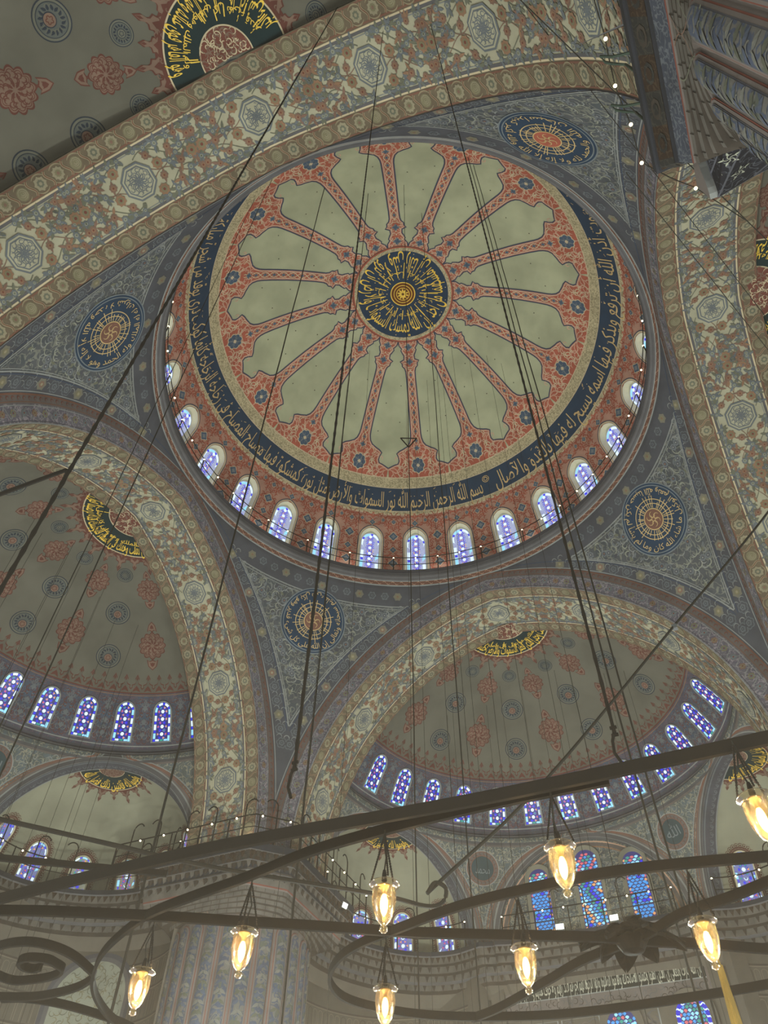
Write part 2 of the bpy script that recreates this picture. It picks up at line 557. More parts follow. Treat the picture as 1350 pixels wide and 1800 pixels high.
# ------------------------------------------------------------------ small painted motifs (local metric frame)
def at(fr, x, y, rot=0.0, sc=1.0):
    """a frame inside a frame: shift, turn and scale"""
    c, q = cos(rot) * sc, sin(rot) * sc
    def f(p):
        p = np.asarray(p, float)
        r = np.stack([x + p[:, 0] * c - p[:, 1] * q, y + p[:, 0] * q + p[:, 1] * c], -1)
        return fr(r) if fr else r
    return f
def lobes(r, k, amp, n=None, ph=0.0, sharp=False):
    n = n or k * 6
    a = np.arange(n) * 2 * pi / n
    w = np.abs(np.cos(k * (a - ph) / 2)) if not sharp else 1 - np.abs(np.sin(k * (a - ph) / 2))
    rr = r * (1 - amp + amp * w)
    return np.stack([rr * np.cos(a), rr * np.sin(a)], -1)
def leaf(L, w, n=4):
    t = np.linspace(0, 1, n + 1)
    y = np.sin(pi * t ** 0.8) * w / 2
    return np.concatenate([np.stack([t * L, y], -1), np.stack([t * L, -y], -1)[::-1][1:-1]])
def flower(s, fr, r, c1, c2, lay, c3=None, k=8):
    s.fill(lobes(r, k, 0.35, k * 3), c1, lay, fr)
    s.fill(lobes(r * 0.55, k, 0.2, k * 2), c2, lay + 1, fr)
    s.disk(r * 0.24, c3 or c1, lay + 2, fr, 7)
def sprig(s, fr, rgen, L, cols, lay, n=5):
    for i in range(n):
        t = (i + 0.5) / n
        a = (-1) ** i * (0.6 + 0.5 * rgen.random())
        s.fill(leaf(L * (0.35 + 0.2 * rgen.random()), L * 0.15), cols[i % len(cols)], lay, at(fr, t * L - L / 2, 0, a))
def scrolls(s, region, n, box, fr, mats, lay, rr=(0.1, 0.22), w=0.045, seed=1, mirror=False, span=(2.2, 4.4)):
    """curling vine strokes scattered inside a region; with mirror they are doubled left and right"""
    g = np.random.default_rng(seed)
    side = int(sqrt(n * (box[1] - box[0]) / max(box[3] - box[2], 1e-6))) + 1
    dx = (box[1] - box[0]) / side
    rows = max(1, int((box[3] - box[2]) / dx))
    X, Y = np.meshgrid(box[0] + dx * (np.arange(side) + .5), box[2] + (box[3] - box[2]) / rows * (np.arange(rows) + .5), indexing='ij')
    C = np.stack([X.ravel(), Y.ravel()], -1) + (g.random((X.size, 2)) - .5) * dx * 0.9
    C = C[region(C)]
    R = g.uniform(rr[0], rr[1], len(C))
    A0 = g.uniform(0, 2 * pi, len(C))
    A1 = A0 + g.uniform(span[0], span[1], len(C)) * np.where(g.random(len(C)) < .5, 1, -1)
    ms = mats if isinstance(mats, (list, tuple)) else [mats]
    pick = g.integers(0, len(ms), len(C))
    for i, m in enumerate(ms):
        q = pick == i
        if q.any():
            s.arcs(C[q], R[q], A0[q], A1[q], w, m, lay, fr)
            if mirror:
                s.arcs(C[q] * [-1, 1], R[q], pi - A0[q], pi - A1[q], w, m, lay, fr)
def cartouche(s, fr, r, lay=1.0):
    """red lobed cartouche with a bud above and below"""
    for yy, rot in ((1, pi / 2), (-1, -pi / 2)):
        f2 = at(fr, 0, yy * r * 1.42, rot)
        s.line([(-0.5 * r, 0), (-0.28 * r, 0)], 0.14 * r, CREST, lay, f2)
        bud = np.array([(-.3, 0), (-.22, .2), (-.32, .34), (-.1, .3), (.12, .24), (.36, 0), (.12, -.24), (-.1, -.3), (-.32, -.34), (-.22, -.2)]) * r
        s.fill(bud * 1.18, CREST, lay, f2, c=(0, 0))
        s.fill(bud * 0.95, PINKD, lay + 1, f2, c=(0, 0))
        s.fill(bud * 0.5, CREST, lay + 2, f2, c=(0, 0))
    s.fill(lobes(r * 1.04, 12, 0.16, 72), CREST, lay, fr)
    s.fill(lobes(r * 0.94, 12, 0.16, 72), PINKD, lay + 1, fr)
    s.line(lobes(r * 0.86, 12, 0.16, 72), 0.035 * r, CREST, lay + 2, fr, True)
    C, A0, A1, RR = [], [], [], []
    for i in range(8):
        a = i * pi / 4
        s.fill(leaf(r * 0.36, r * 0.13), CREST, lay + 2, at(fr, 0.1 * r * cos(a), 0.1 * r * sin(a), a))
        for q, rad_, dr in ((.30, .40, .13), (-.30, .40, .13), (.20, .64, .12), (-.20, .64, .12), (pi / 8, .60, .09)):
            C.append([rad_ * r * cos(a + q), rad_ * r * sin(a + q)])
            A0.append(a + (pi if q > 0 else 0) + .4); A1.append(a + (pi if q > 0 else 0) + (4.6 if q > 0 else -3.4)); RR.append(dr * r)
    s.arcs(C, RR, A0, A1, .055 * r, CREST, lay + 2, fr)
    s.disk(0.1 * r, PINKD, lay + 3, fr, 8)
PINKD = paint('dusty_pink', (130, 106, 94), 0.14)
def roundel(s, fr, r, lay=1.0, rich=True):
    """blue ringed roundel with a leafy ground and an off-centre boss"""
    s.disk(r, RNDOUT, lay, fr, 36)
    s.disk(r * 0.93, RNDFILL, lay + 1, fr, 36)
    s.disk(r * 0.82, RNDOUT, lay + 2, fr, 36)
    s.disk(r * 0.78, RNDGND, lay + 3, fr, 36)
    g = random.Random(int(r * 100))
    for i in range(16):
        a = i * 2 * pi / 16
        f2 = at(fr, 0.57 * r * cos(a), 0.57 * r * sin(a), a + g.uniform(-.9, .9))
        s.fill(leaf(0.30 * r, 0.15 * r) - [0.15 * r, 0], RNDOUT, lay + 4, f2)
        s.arcs([[0, 0]], .15 * r, [a + g.uniform(0, 3)], [a + 4.4], .035 * r, RNDFILL, lay + 5, f2)
    cy = -.12 * r if rich else 0
    s.disk(r * 0.36, RNDOUT, lay + 6, fr, 20, (0, cy))
    s.disk(r * 0.31, PINKD if rich else RNDFILL, lay + 7, fr, 20, (0, cy))
    s.line(lobes(r * .2, 5, .4, 20) + [0, cy], .05 * r, CREST if rich else RNDOUT, lay + 8, fr, True)
CROWN = np.array([(-.36, 0), (-.35, .16), (-.24, .27), (-.26, .38), (-.11, .44), (-.055, .56), (-.115, .68), (0, .88), (.115, .68), (.055, .56), (.11, .44), (.26, .38), (.24, .27), (.35, .16), (.36, 0)])
def crown(s, fr, w, h, lay, ground):
    """one lobed point of a painted fringe"""
    k = np.array([w / .72, h / .88])
    s.fill(CROWN * k, CREST, lay, fr, c=(0, .2 * h))
    s.fill((CROWN * [.84, .90] + [0, -.0]) * k, ground, lay + 1, fr, c=(0, .2 * h))
    s.fill(np.array([(-.2, .04), (-.12, .2), (0, .34), (.12, .2), (.2, .04), (0, .12)]) * k, CREST, lay + 2, fr, c=(0, .17 * h))
    s.fill(np.array([(-.05, .66), (0, .56), (.05, .66), (0, .78)]) * k, CREST, lay + 2, fr)
FGREYD = paint('roundel_ground', (104, 112, 110), 0.14)

# ================================================================== THE SETTING
DZ, DR = 32.8, 13.42          # centre height and radius of the main dome
def f_dome(u, v):
    p = v / DR
    d = np.stack([np.sin(p) * np.cos(u), np.sin(p) * np.sin(u), np.cos(p)], -1)
    return d * DR + [0, 0, DZ], -d
def fr_dome(az, s):
    k = DR * sin(s / DR)
    return lambda q: np.stack([az - q[:, 0] / k, s - q[:, 1]], -1)
def fr_apex(q):               # flat frame about the crown of the dome
    return np.stack([np.arctan2(q[:, 1], q[:, 0]), np.hypot(q[:, 0], q[:, 1])], -1)
AY = 'بسم الله الرحمن الرحيم الله نور السموات والأرض مثل نوره كمشكوة فيها مصباح المصباح فى زجاجة الزجاجة كأنها كوكب درى يوقد من شجرة مباركة زيتونة لا شرقية ولا غربية يكاد زيتها يضىء'
AY2 = 'نور على نور يهدى الله لنوره من يشاء فى بيوت أذن الله أن ترفع ويذكر فيها اسمه يسبح له فيها بالغدو والآصال'
RIB0, WIN0 = rad(107.0), rad(109.2)
DW = 2 * pi / 28
def arch_outline(w, h, n=14, point=0.0, m=4):
    """closed outline of an arched opening, base centred on (0, 0), counter-clockwise from the lower right"""
    r = w / 2
    a = np.linspace(0, pi, n + 1)
    top = np.stack([r * np.cos(a), h - r * (1 + point) + r * (1 + point) * np.sin(a)], -1)
    if point:
        top[:, 1] += point * r * np.exp(-(np.cos(a) * 3) ** 2) * 0.6
    side = np.linspace(0, 1, m + 1)[:-1, None]
    right = np.concatenate([np.full((m, 1), r), side * (h - r * (1 + point))], 1)
    left = right[::-1] * [-1, 1]
    bot = np.stack([np.linspace(-r, r, m + 2)[1:-1], np.zeros(m)], -1)
    return np.concatenate([right, top, left, bot])
def cell_with_hole(s, fr, rect, hole, mat, k=4):
    """wall of one bay with an arched opening cut out of it"""
    x0, x1, y0, y1 = rect
    c = hole.mean(0)
    d = hole - c
    # add the directions of the corners
    cor = np.array([(x1, y0), (x1, y1), (x0, y1), (x0, y0)]) - c
    ang = np.arctan2(d[:, 1], d[:, 0])
    ca = np.arctan2(cor[:, 1], cor[:, 0])
    o = np.argsort(ang)
    hs, hp = ang[o], hole[o]
    allang = np.sort(np.concatenate([hs, ca]))
    ext = np.concatenate([hs - 2 * pi, hs, hs + 2 * pi])
    inner = np.stack([np.interp(allang, ext, np.tile(hp[:, i], 3)) for i in (0, 1)], -1)
    cc, ss = np.cos(allang), np.sin(allang)
    tx = np.where(cc > 0, (x1 - c[0]) / np.where(abs(cc) < 1e-9, 1e-9, cc), (x0 - c[0]) / np.where(abs(cc) < 1e-9, 1e-9, cc))
    ty = np.where(ss > 0, (y1 - c[1]) / np.where(abs(ss) < 1e-9, 1e-9, ss), (y0 - c[1]) / np.where(abs(ss) < 1e-9, 1e-9, ss))
    t = np.minimum(np.abs(tx), np.abs(ty))
    outer = c + np.stack([cc, ss], -1) * t[:, None]
    A = np.concatenate([inner, inner[:1]])
    B = np.concatenate([outer, outer[:1]])
    s.strip(A, B, mat, 0, fr, k)

# ---- main dome
d = Mesh(f_dome)
d.grid(0, 2 * pi, 192, 0.02, 14.6, 48, PLASTER)
# lower zone with the 28 openings
S0, S1 = 14.6, 20.75
WTOP = 15.8                                  # crown of the window openings
WB = 20.3                                    # their sills
HOLE = arch_outline(1.46, WB - WTOP, 30, 0.12, 14)
for i in range(28):
    fr = fr_dome(WIN0 + i * DW, WB)
    k = DR * sin(WB / DR) * DW / 2
    cell_with_hole(d, fr, (-k, k, WB - S1, WB - S0), HOLE, REDV)
    d.line(arch_outline(1.70, WB - WTOP + 0.16, 14, 0.12)[:23], 0.05, OUTL, 4, fr)
    d.line(arch_outline(1.58, WB - WTOP + 0.08, 14, 0.12)[:23], 0.08, CREAM, 4, fr)
    # curling vines on the red ground
    reg = lambda c: ~((np.abs(c[:, 0]) < 0.92) & (c[:, 1] < WB - WTOP + 0.2))
    scrolls(d, reg, 230, (0, k, 0, WB - S0 - .1), fr, [REDVINE, REDVINE, RED], 2.5, (.10, .20), .06, seed=31, mirror=True, span=(1.8, 3.8))
    for (x, y, r) in ((0, 4.95, .2), (k, 5.05, .16), (k * .5, 5.15, .13), (-k * .5, 5.15, .13), (k, 4.0, .3), (k, 3.0, .22), (k, 2.0, .3), (k, 1.0, .22)):
        f2 = at(fr, x, y)
        d.fill(lobes(r * 1.15, 4, .3, 24, sharp=True), CREAM, 4, f2)
        d.fill(lobes(r, 4, .3, 24, sharp=True), BLUE, 5, f2)
        d.fill(lobes(r * .5, 4, .4, 16), LBLUE, 6, f2)
# bands above and below the inscription
d.grid(0, 2 * pi, 256, 12.15, 12.88, 1, SPECK, 1)
d.grid(0, 2 * pi, 256, 14.45, 14.72, 1, SPECK, 1)
for s_ in (12.15, 12.86, 14.46, 14.72):
    d.grid(0, 2 * pi, 256, s_ - .03, s_ + .03, 1, CREAM, 2)
# red scalloped band and the sixteen ribs: outline of half a bay, x from the rib axis, s from the crown
HB = np.array([(.62, 3.17), (.60, 3.4), (.44, 3.62), (.50, 3.72), (.40, 3.95), (.34, 4.05), (.36, 4.3), (.62, 4.45), (.50, 4.58), (.50, 4.75), (.36, 4.9), (.31, 5.1), (.30, 5.6),
               (.31, 6.5), (.32, 7.5), (.33, 8.5), (.34, 9.2), (.37, 9.5), (.46, 9.8), (.62, 10.02), (.95, 10.22), (1.17, 10.33), (1.36, 10.50), (1.27, 10.75), (1.24, 11.0),
               (1.33, 11.2), (1.55, 11.28), (1.75, 11.38), (1.99, 11.52)])
def offs(P, w):
    dd = np.gradient(P, axis=0)
    dd /= np.linalg.norm(dd, axis=1, keepdims=True)
    return P + np.stack([-dd[:, 1], dd[:, 0]], -1) * w
for i in range(16):
    a = RIB0 + i * 2 * pi / 16
    def fr(q, a=a):
        return np.stack([a - q[:, 0] / (DR * np.sin(np.maximum(q[:, 1], .1) / DR)), q[:, 1]], -1)
    for m in (1, -1):
        P = HB.copy()
        # clamp to half a bay near the crown
        P[:, 0] = np.minimum(P[:, 0], DR * np.sin(P[:, 1] / DR) * pi / 16 * 1.0)
        end = P[-1]
        A = np.concatenate([P, [[end[0], 12.15]]]) * [m, 1]
        axis = np.stack([np.zeros(len(A)), A[:, 1]], -1)
        core = P[:23]
        d.strip(core * [m, 1], np.stack([np.zeros(len(core)), core[:, 1]], -1), RED, 1, fr, 4)
        low = resample(P[24:], .12)
        d.strip(low * [m, 1], np.stack([low[:, 0] * m, np.full(len(low), 12.15)], -1), RED, 1, fr, 4)
        side = P[22:25]
        d.strip(side * [m, 1], np.stack([np.full(3, 1.15 * m), side[:, 1]], -1), RED, 1, fr, 1)
        d.grid(0, 1.24 * m, 6, 10.48, 12.15, 6, RED, 1, fr)
        d.line(P * [m, 1], 0.07, OUTL, 3, fr)
        d.line(offs(P, 0.09) * [m, 1], 0.07, PINKC, 2.5, fr)
    # interlace of the rib
    t = np.linspace(5.0, 9.9, 90)
    ph = (t - 5.0) / .62 * pi
    for sg in (1, -1):
        d.line(np.stack([sg * .16 * np.sin(ph), t], -1), .045, CREAM, 3, fr)
        d.line(np.stack([sg * .20 * np.cos(ph), t], -1), .03, PINKC, 2.8, fr)
    for j in range(9):
        y = 5.31 + j * .62
        if y < 10:
            d.fill(np.array([(.10, 0), (0, .16), (-.10, 0), (0, -.16)]) + [0, y], LBLUE, 4, fr)
            d.fill(np.array([(.05, 0), (0, .09), (-.05, 0), (0, -.09)]) + [0, y], BLUE, 5, fr)
    for y, r in ((3.5, .27), (4.45, .25), (10.15, .2)):
        f2 = at(fr, 0, y)
        d.fill(lobes(r, 4, .4, 24, sharp=True), LBLUE, 4, f2)
        for q in range(4):
            d.fill(leaf(r * .8, r * .45), BLUE, 5, at(f2, 0, 0, q * pi / 2 + .4))
        for sg in (1, -1):
            d.arcs([[sg * (r + .07), y + .16], [sg * (r + .07), y - .16]], .1, [0, 0], [sg * 4, -sg * 4], .045, PINKC, 3, fr)
    hd_ = lambda c: c[:, 0] < np.interp(c[:, 1], HB[:13, 1], HB[:13, 0]) - .1
    scrolls(d, hd_, 34, (0, .6, 3.2, 5.2), fr, [PINKC, CREAM], 3, (.06, .13), .04, seed=15, mirror=True)
    # big rosette and its vines
    f2 = at(fr, 0, 11.32)
    d.fill(lobes(.56, 8, .16, 48) * [.82, 1.05], CREAM, 4, f2)
    d.fill(lobes(.50, 8, .16, 48) * [.82, 1.05], BLUE, 5, f2)
    for q in range(4):
        d.line([(0, 0), (.40 * cos(q * pi / 2 + .5) * .8, .45 * sin(q * pi / 2 + .5))], .05, LBLUE, 6, f2)
        d.arcs([[.2 * cos(q * pi / 2), .24 * sin(q * pi / 2)]], .13, [q * pi / 2 + 1], [q * pi / 2 + 5.2], .05, LBLUE, 6, f2)
    d.fill(lobes(.12, 4, .4, 16), CREAM, 7, f2)
    def reg(c):
        top = np.interp(c[:, 0], np.maximum.accumulate(HB[17:, 0]), HB[17:, 1]) + .2
        return (c[:, 1] > top) & (np.hypot(c[:, 0] / .82, (c[:, 1] - 11.32) / 1.05) > .60)
    scrolls(d, reg, 105, (0, 2.0, 9.9, 12.1), fr, [PINKC, CREAM], 3, (.13, .26), .055, seed=12, mirror=True, span=(1.8, 3.6))
    # small dark fixing holes in the plaster
    for (x, y) in ((.9, 7.2), (-1.0, 8.4), (.8, 9.1), (-.7, 6.0)):
        d.disk(.035, IRON, 2, at(fr, x, y), 6)
dome = d.build('main_dome')
tag(dome, 'great central dome with sixteen terracotta ribs and a red band of windows at its foot', 'dome', kind='structure')

# crown medallion
d = Mesh(f_dome)
d.disk(3.17, DRED, 4, fr_apex, 96, k=6)
d.disk(3.12, RED, 5, fr_apex, 96, k=6)
d.disk(3.05, SPECK, 6, fr_apex, 96, k=6)
d.disk(2.84, NAVY, 7, fr_apex, 96, k=6)
def m_arc(az0, R, sgn=1):
    return lambda t, y: np.stack([az0 + sgn * t / R, R - y], -1)
d.text('إن الله يمسك السموات والأرض أن تزولا ولئن زالتا إن أمسكهما من أحد', m_arc(rad(66), 2.50), 1.0, GOLD, 9, length=2.50 * 2 * pi * .985, ys=1.5, bold=0)
d.text('من بعده إنه كان حليما غفورا', m_arc(rad(20), 1.45), .55, GOLD, 9, length=1.45 * 2 * pi * .98, ys=.66, bold=-.004)
g = random.Random(5)
for i in range(22):
    a = i * 2 * pi / 22 + g.uniform(-.05, .05)
    r0, r1 = .95 + g.uniform(0, .15), 1.9 + g.uniform(-.3, .35)
    d.line([(r0 * cos(a), r0 * sin(a)), (r1 * cos(a + .03), r1 * sin(a + .03))], .045, GOLD, 9, fr_apex)
for i in range(40):
    a, r = g.uniform(0, 2 * pi), g.choice([1.0, 1.9, 2.7])
    d.disk(.035, TAN, 9, at(fr_apex, r * cos(a), r * sin(a)), 6)
for r0, r1, m, l in ((.0, .78, GOLD, 10), (.0, .72, BROWN, 11), (.0, .58, GOLD, 12), (0, .54, BROWN, 13), (0, .42, GOLD, 14), (0, .38, BROWN, 15)):
    d.disk(r1, m, l, fr_apex, 40)
for i in range(10):
    a = i * 2 * pi / 10
    d.fill(leaf(.32, .12), GOLD, 16, at(fr_apex, .06 * cos(a), .06 * sin(a), a))
o = d.build('crown_medallion', dome)
tag(o, 'navy crown medallion with gold lettering')
# navy inscription band
d = Mesh(f_dome)
d.grid(0, 2 * pi, 256, 12.88, 14.45, 4, NAVY, 3)
RB = DR * sin(14.2 / DR)
def m_band(az0):
    return lambda t, y: np.stack([az0 + t / RB, 14.22 - y], -1)
d.text(AY, m_band(rad(86.5)), 1.0, TAN, 6, length=RB * rad(196), ys=1.5, bold=.0)
d.text(AY2, m_band(rad(287)), 1.0, TAN, 6, length=RB * rad(155), ys=1.5, bold=.0)
fr = fr_dome(rad(84.6), 13.35)
d.ring(.19, .23, TAN, 6, fr, 20); d.ring(.09, .13, TAN, 6, fr, 16)
for i in range(150):
    a = g.uniform(0, 2 * pi); yy = g.uniform(.35, 1.3)
    fr = fr_dome(a, 14.3 - yy)
    if i % 3 == 0:
        d.arcs([[0, 0]], .07, [3.4], [6.0], .03, TAN, 5, fr)
    elif i % 3 == 1:
        d.line([(-.07, -.04), (.07, .05)], .03, TAN, 5, fr)
    else:
        d.disk(.03, TAN, 5, fr, 6)
o = d.build('inscription_band', dome)
tag(o, 'navy band of tan calligraphy')

# ---- stained glass
def in_arch(p, w, h):
    r = w / 2
    y0 = h - r
    return (np.abs(p[:, 0]) < r) & (p[:, 1] > 0) & ((p[:, 1] < y0) | (np.hypot(p[:, 0], p[:, 1] - y0) < r))
def hexstar_pane(s, fr, w, h, lay, a=None, came=None, seed=3, border=True, single=False):
    """leaded pane: border of white and blue bars round a lattice of white stars, blue rhombs and red triangles"""
    g = np.random.default_rng(seed)
    s.fill(arch_outline(w, h), came or G_LEAD, lay, fr, c=(0, h * .45), k=2)
    bw = (.155 if single else .13) * w
    if border:
        O = arch_outline(w * .97, h * .99)
        O = O[:23]
        seg = np.concatenate([[0], np.cumsum(np.linalg.norm(np.diff(O, axis=0), axis=1))])
        n = max(8, int(seg[-1] / (w * (.62 if single else .46))))
        C = np.array([0, h * .45])
        for i in range(n):
            for (p0, p1, m) in ((.04, .74 if single else .66, G_WHITE if (i % 3 and not (single and i in (0, 1, n - 1, n - 2))) else G_CYAN), (.78 if single else .72, .97, G_BLUE)):
                q = np.linspace((i + p0) / n, (i + p1) / n, 4) * seg[-1]
                A = np.stack([np.interp(q, seg, O[:, k]) for k in (0, 1)], -1)
                B = A.copy()
                low = A[:, 1] < h - w / 2
                B[low, 0] -= np.sign(A[low, 0]) * bw
                dd = A[~low] - [0, h - w / 2]
                B[~low] = [0, h - w / 2] + dd * (1 - bw / (w * .48))
                s.strip(A, B, m, lay + 1, fr)
        for i in range(3):
            x0 = -w * .34 + i * w * .24
            s.grid(x0, x0 + w * .2, 1, .03, .03 + bw * .8, 1, (G_WHITE, G_GREEN, G_CYAN)[i], lay + 1, fr)
    iw, ih = w - 2.5 * bw, h - 1.25 * bw
    a = a or iw * .46
    hx = a * sqrt(3) / 2
    shift = np.array([0, 1.35 * bw])
    tri = np.array([(cos(k * 2 * pi / 3), sin(k * 2 * pi / 3)) for k in range(3)])
    hexa = np.array([(cos(k * pi / 3), sin(k * pi / 3)) for k in range(6)])
    for c in range(-4, 5):
        for r in range(-1, int(h / a) + 2):
            P = np.array([c * hx, (r + (.5 if c % 2 else 0)) * a])
            def ok(q):
                return in_arch((q - shift * .0)[None], iw, ih)[0] and q[1] > 1.35 * bw
            if ok(P) and (not single or c == 0):
                s.fill(P + hexa * a * .26, G_WHITE, lay + 2, fr)
            if single:
                if c == 0:
                    for k in range(24):
                        th = (k + .5 * (k % 2)) * pi / 12
                        rr = a * (.40 if k % 2 else .62)
                        q = P + rr * np.array([cos(th), sin(th)])
                        if ok(q):
                            R = np.array([[cos(th), -sin(th)], [sin(th), cos(th)]])
                            s.fill((np.array([(-.5, -.32), (.5, -.5), (.5, .5), (-.5, .32)]) * a * [.20, .16]) @ R.T + q, (G_PURP, G_DEEP, G_BLUE, G_PURP, G_ORAN)[int(g.integers(0, 5))], lay + 2, fr)
                continue
            for k in range(3):
                th = pi / 6 + k * pi / 3
                q = P + a * .5 * np.array([cos(th), sin(th)])
                if ok(q):
                    R = np.array([[cos(th), -sin(th)], [sin(th), cos(th)]])
                    for sg in (1, -1):
                        s.fill((np.array([(0, .04), (.2, .17), (-.2, .17)]) * [1, sg] * a) @ R.T + q, (G_BLUE, G_PURP, G_DEEP)[int(g.integers(0, 3))], lay + 2, fr)
            for k in range(2):
                th = k * pi / 3
                q = P + a / sqrt(3) * np.array([cos(th), sin(th)])
                if ok(q):
                    s.fill(tri * a * .2 * (1 if k else -1) + q, (G_RED, G_RED, G_ORAN, G_GREEN, G_BLUE)[int(g.integers(0, 5))], lay + 2, fr)
def rel(s, fn, p0):
    return lambda u, v: (lambda P, N: (P, N))(*fn(u, v))
NWIN = [0]
def window_obj(parts, label, org, rotz=0.0, group=None):
    """a window of the shell: its frame is the object, the pane its child"""
    NWIN[0] += 1
    fr_, pane_ = parts
    o = fr_.build('window_%d' % NWIN[0], None, org)
    p = pane_.build('stained_glass', o, org)
    p['label'] = 'leaded pane of white, blue and red glass'
    tag(o, label, 'window', group, 'structure')
    return o
def copy_window(o, rot, label):
    """the same window turned about the axis of its vault: rot = (axis x, axis y, angle)"""
    NWIN[0] += 1
    ax, ay, a = rot
    c = o.copy(); COL.objects.link(c)
    c.name = 'window_%d' % NWIN[0]
    x, y, z = o.location
    c.location = (ax + (x - ax) * cos(a) - (y - ay) * sin(a), ay + (x - ax) * sin(a) + (y - ay) * cos(a), z)
    c.rotation_euler = (0, 0, o.rotation_euler.z + a)
    c['label'] = label
    for ch in o.children:
        k = ch.copy(); COL.objects.link(k); k.parent = c
    return c
# the 28 windows of the drum: deep ivory reveals, glass set back
def f_drumwin(depth):
    def f(u, v):
        P, N = f_dome(u, v)
        return P - N * depth, N
    return f
def drum_parts():
    fr = fr_dome(WIN0, WB)
    w = Mesh(f_dome)
    O = HOLE
    n = len(O)
    loop = np.concatenate([O, O[:1]])
    inn = (loop - [0, 2.2]) * [.86, .965] + [0, 2.2]
    P0, N0 = f_dome(*fr(loop).T)
    P1, N1 = f_dome(*fr(inn).T)
    w.raw(np.stack([P0 + N0 * .02, P0 - N0 * .10, P1 - N1 * .38], 1), quads(n, 2), IVORY)
    w.put(np.array([(0, 0)]), [[0, 0, 0, 0]], IVORY, 0, fr) if False else None
    p = Mesh(f_drumwin(.36))
    # glowing plaster lattice around the coloured light
    p.fill(inn[:-1], G_CAME2, 0, fr, c=(0, 2.0), k=3)
    hexstar_pane(p, at(fr, 0, .06), 1.18, WB - WTOP - .24, 1, a=.40, came=G_LEADW, seed=9, single=True)
    return w, p
org = f_dome(np.array([WIN0]), np.array([WB]))[0][0]
w0 = window_obj(drum_parts(), 'arched drum window on the far side of the great dome, directly below the opening words of the navy band', org)
for i in range(1, 28):
    a = i * DW
    if i <= 7:
        lb = '%s arched drum window to the left of the one under the opening words of the navy band' % nth(i - 1)
    elif i >= 21:
        lb = '%s arched drum window to the right of the one under the opening words of the navy band' % nth(27 - i)
    else:
        lb = '%s arched drum window on the near side of the great dome, mostly hidden by the gallery lip' % nth(i - 8)
    copy_window(w0, (0, 0, a), lb)

# ---- ring cornice and gallery under the drum
d = Mesh()
N_ = 192
for pr, m in (([(12.15, 32.40), (12.06, 32.50)], GREYL), ([(12.06, 32.50), (12.00, 32.74)], BRICKR), ([(12.00, 32.74), (11.96, 32.76)], GREYL),
              ([(11.96, 32.76), (11.90, 32.80), (11.86, 32.88), (11.78, 32.92), (11.75, 33.0)], GREY), ([(11.75, 33.0), (11.75, 33.50)], GREYD),
              ([(11.75, 33.50), (11.80, 33.53), (13.40, 33.53)], GREY)):
    d.lathe(pr, m, N_)
def f_ring(u, v):
    R = 12.06 - (v) * .25
    return np.stack([R * np.cos(u), R * np.sin(u), 32.50 + v], -1), np.stack([-np.cos(u), -np.sin(u), -.2 + 0 * u], -1)
d.fn = f_ring
k = 12.0
for i in range(150):
    fr = lambda q, i=i: np.stack([i * 2 * pi / 150 - q[:, 0] / k, q[:, 1] + .12], -1)
    d.arcs([[-.12, 0], [.12, 0]], .09, [0, pi], [2.8, pi + 2.8], .035, PINKC, 2, fr)
d.fn = lambda u, v: (np.stack([11.75 * np.cos(u), 11.75 * np.sin(u), v], -1), np.stack([-np.cos(u), -np.sin(u), 0 * u], -1))
for z_ in (33.06, 33.16, 33.42):
    d.grid(0, 2 * pi, 192, z_ - .012, z_ + .012, 1, GREYL if z_ < 33.4 else GREY, 1)
o = d.build('gallery_cornice')
tag(o, 'round dark grey cornice carrying the gallery at the foot of the great dome', 'cornice', kind='structure')

# ---- pendentives between the four arches
SA, RA, RBB, RC_, EE, ZC = 12.10, 14.318, 13.12, 13.20, 2.119, 18.335
def xa_main(z):
    return np.sqrt(np.maximum(RA ** 2 - (z - ZC) ** 2, EE ** 2)) - EE
def f_pend(S, xa, H, yc=0.0):
    """spherical triangle: u angle about the axis from the middle of the corner, v height"""
    def f(u, z):
        R = np.sqrt(S * S + xa(z) ** 2)
        dz = 1e-3
        dR = (np.sqrt(S * S + xa(z + dz) ** 2) - R) / dz
        c, q = np.cos(u), np.sin(u)
        P = np.stack([R * c, R * q, z + 0 * u], -1)
        N = np.stack([-c, -q, dR * 1.0], -1)
        return P + [0, yc, 0] if False else P, N / np.linalg.norm(N, axis=-1, keepdims=True)
    return f
def half_ang(S, xa, H, z):
    return H - np.arctan2(xa(z), S)
PF = f_pend(SA, xa_main, pi / 4)
def pend_R(z):
    return np.sqrt(SA ** 2 + xa_main(z) ** 2)
ROUND = {0: 'ما شاء الله كان وما لم يشأ لم يكن حسبنا الله ونعم الوكيل', 1: 'إن الله على كل شىء قدير وهو بكل شىء عليم سبحانه وتعالى',
         2: 'لا إله إلا الله وحده لا شريك له له الملك وله الحمد وهو', 3: 'سبحان الله والحمد لله ولا إله إلا الله والله أكبر كبيرا'}
PLAB = {0: 'far right pendentive with a red centred navy roundel, beside the right hand arch', 1: 'far left pendentive with a round navy roundel, directly above the fluted pier',
        2: 'near left pendentive whose dark roundel lies left of the great dome', 3: 'near right pendentive whose tilted oval looking roundel lies beside the overhanging brown cornice'}
